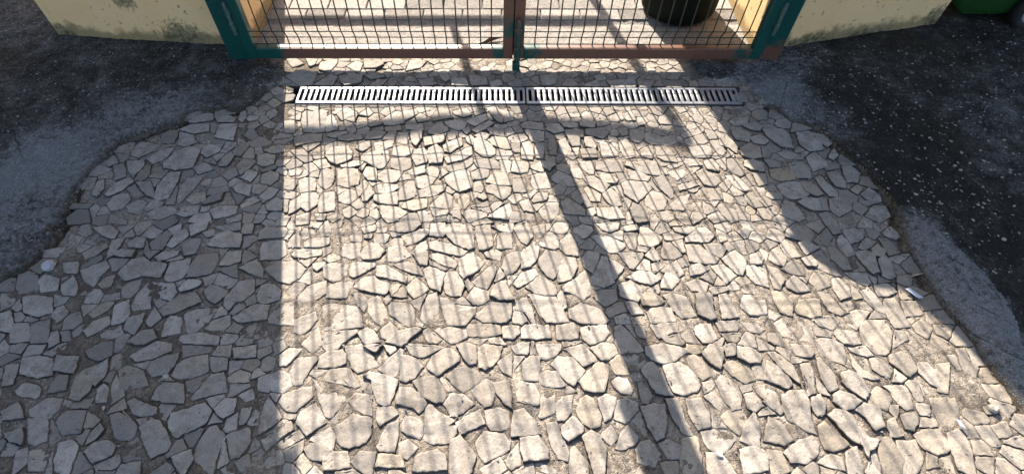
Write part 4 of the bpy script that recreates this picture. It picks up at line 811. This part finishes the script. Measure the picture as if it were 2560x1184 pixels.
flat('paper_scrap', M_pap, (2280, 738), [(-.024, .016), (-.008, .019), (.024, -.014), (.006, -.017)], .012, 'small white paper scrap beside the right concrete lobe', 'paper scrap')
flat('paper_scrap', M_pap, (2392, 1063), [(-.009, .014), (.004, .010), (.010, -.012), (-.004, -.006)], .014, 'tiny white paper scrap between sunlit cobbles lower right', 'paper scrap')
flat('paper_scrap', M_pap, (1794, 1136), [(-.010, .006), (.008, .002), (.007, -.007), (-.008, -.003)], .014, 'tiny pinkish paper scrap on cobbles near the bottom edge', 'paper scrap')
flat('plastic_scrap', M_pap, (104, 6), [(-.02, .05), (.012, .06), (.025, -.035), (.0, -.05), (-.012, -.01)], .02, 'white plastic scrap at the left wall corner', 'plastic scrap')
def twig(name, mat, pts, r, label, cat):
    Q = []
    for px, py, z in pts:
        x, y = gz(px, py); Q.append((x, y, z))
    m = MB(); m.tube(Q, [r*.6]+[r]*(len(Q)-2)+[r*.5], 6); tag(m.build(name, mat, None, True), label, cat)
twig('twig', M_twig, [(2270, 696, .014), (2285, 693, .017), (2302, 689, .016)], .0028, 'short pale twig in the joint by the right kerb', 'twig')
twig('grass_stalk', M_twig, [(1233, 622, .012), (1236, 606, .02), (1241, 591, .014)], .0018, 'dry straw stalk standing in a sunlit joint', 'stalk')
twig('grass_stalk', M_twig, [(1337, 768, .012), (1346, 790, .016), (1360, 812, .012)], .0012, 'thin dry stalk curved over central cobbles', 'stalk')
twig('grass_stalk', M_twig, [(310, 1022, .01), (318, 1035, .016), (330, 1045, .014)], .0012, 'thin dry stalk between shaded cobbles', 'stalk')
# dry curled leaf behind the gate
m = MB(); lp = [gz(1197, 118), gz(1210, 116), gz(1222, 108), gz(1240, 103), gz(1255, 100)]
V = []; F = []
wd = [.002, .012, .014, .007, .001]
for i, ((x, y), w) in enumerate(zip(lp, wd)):
    V += [(x, y-w, .012), (x, y, .020+.006*math.sin(i)), (x, y+w, .015)]
for i in range(4):
    for k in range(2): F.append((i*3+k, i*3+k+1, i*3+k+4, i*3+k+3))
m.add(V, F); o = m.build('dry_leaf', M_leaf); md = o.modifiers.new('s', 'SOLIDIFY'); md.thickness = .001
tag(o, 'curled brown dry leaf behind the left gate leaf', 'leaf')

# grit in the joints and fallen petals
def bits(name, mat, n, pos, smin, smax, flat_, seed, label=None):
    r = random.Random(seed); V = []; F = []
    k = 0; tries = 0
    while k < n and tries < n*30:
        tries += 1
        p = pos(r)
        if p is None: continue
        x, y, z = p; s = smin+(smax-smin)*r.random()**2.5; a = r.uniform(0, 6.28); m_ = r.randint(5, 6); b = len(V)
        ca, sa = math.cos(a), math.sin(a); asp = r.uniform(.45, 1); tl_ = r.uniform(-.3, .3)
        for zz, sc in ((0, 1), (flat_*s, .7)):
            for j in range(m_):
                t_ = 2*math.pi*j/m_+r.uniform(-.25, .25); u, v = s*sc*math.cos(t_), s*sc*asp*math.sin(t_)
                V.append((x+u*ca-v*sa, y+u*sa+v*ca, z+zz+u*tl_))
        for j in range(m_): F.append((b+j, b+(j+1) % m_, b+m_+(j+1) % m_, b+m_+j))
        F.append(tuple(b+m_+j for j in range(m_))); k += 1
    me = mesh_np(name, V, F); o = link(name, me, mat); tag(o, kind='stuff')
    if label: tag(o, label)
    return o
def ppos(r):
    x = r.uniform(-2.0, 1.8); y = r.uniform(-1.9, .03)
    if x > -.6 and r.random() < .35: return None
    if DX0-.01 < x < DX1+.01 and DY0-.01 < y < DY1+.01: return (x, y, .0036) if (r.random() < .35 and DX0+.04 < x < DX1-.02 and DY0+.01 < y < DY0+.022) else None
    if not bool(inpoly(np.array(x), np.array(y), PAV)): return None
    dd = mind(x, y)
    if dd < .003 and r.random() < .93: return None
    return (x, y, .002 if dd > .003 else .008)
bits('loose_grit', M_grit, 2600, ppos, .0010, .0046, .7, 5, 'pale grit lying in the joints of the cobbles')
def zat(x, y):
    return float(Z[min(len(ys)-1, max(0, int(round((y-ys[0])/h)))), min(len(xs)-1, max(0, int(round((x-xs[0])/h))))])
def dpos(r):
    px = r.gauss(2365, 120); py = r.gauss(490, 110)
    if r.random() < .25: px = r.uniform(2100, 2600); py = r.uniform(290, 900)
    x, y = gz(px, py)
    if bool(inpoly(np.array(x), np.array(y), PAV)) or bool(inpoly(np.array(x), np.array(y), LOBE)) or px < 2080: return None
    if py < 300 or y > .1: return None
    return (x, y, zat(x, y)+.0015)
bits('fallen_petals', M_petal, 300, dpos, .0022, .0085, .12, 8, 'pale petals fallen on the dark concrete at right')
def kpos(r):
    L_ = LB if r.random() < .5 else RB[5:]
    i = r.randrange(len(L_)-1); t_ = r.random(); px = L_[i][0]*(1-t_)+L_[i+1][0]*t_; py = L_[i][1]*(1-t_)+L_[i+1][1]*t_
    x, y = gz(px, py); x += r.gauss(0, .016)-(.012 if x > 0 else -.012); y += r.gauss(-.004, .014)
    if y > -.28: return None
    return (x, y, zat(x, y)+.001)
M_litter = m_plain('brown litter', (.13, .085, .05), .9, sc=6, var=.6)
bits('kerb_litter', M_litter, 1300, kpos, .0012, .0065, .4, 19, 'brown leaf crumbs and grit gathered along the kerb lines')
def cpos(r):
    if r.random() < .5: px, py = r.uniform(0, 700), r.uniform(0, 640)**1
    else: px, py = r.uniform(1750, 2560), r.uniform(60, 350)
    x, y = gz(px, py)
    if bool(inpoly(np.array(x), np.array(y), PAV)) or y > .4 or (abs(x) < 2.15 and y > .1): return None
    return (x, y, zat(x, y)-.0005)
bits('pavement_grit', M_grit, 1500, cpos, .0014, .0075, .5, 9, 'pale grit and chips strewn over the dark concrete')
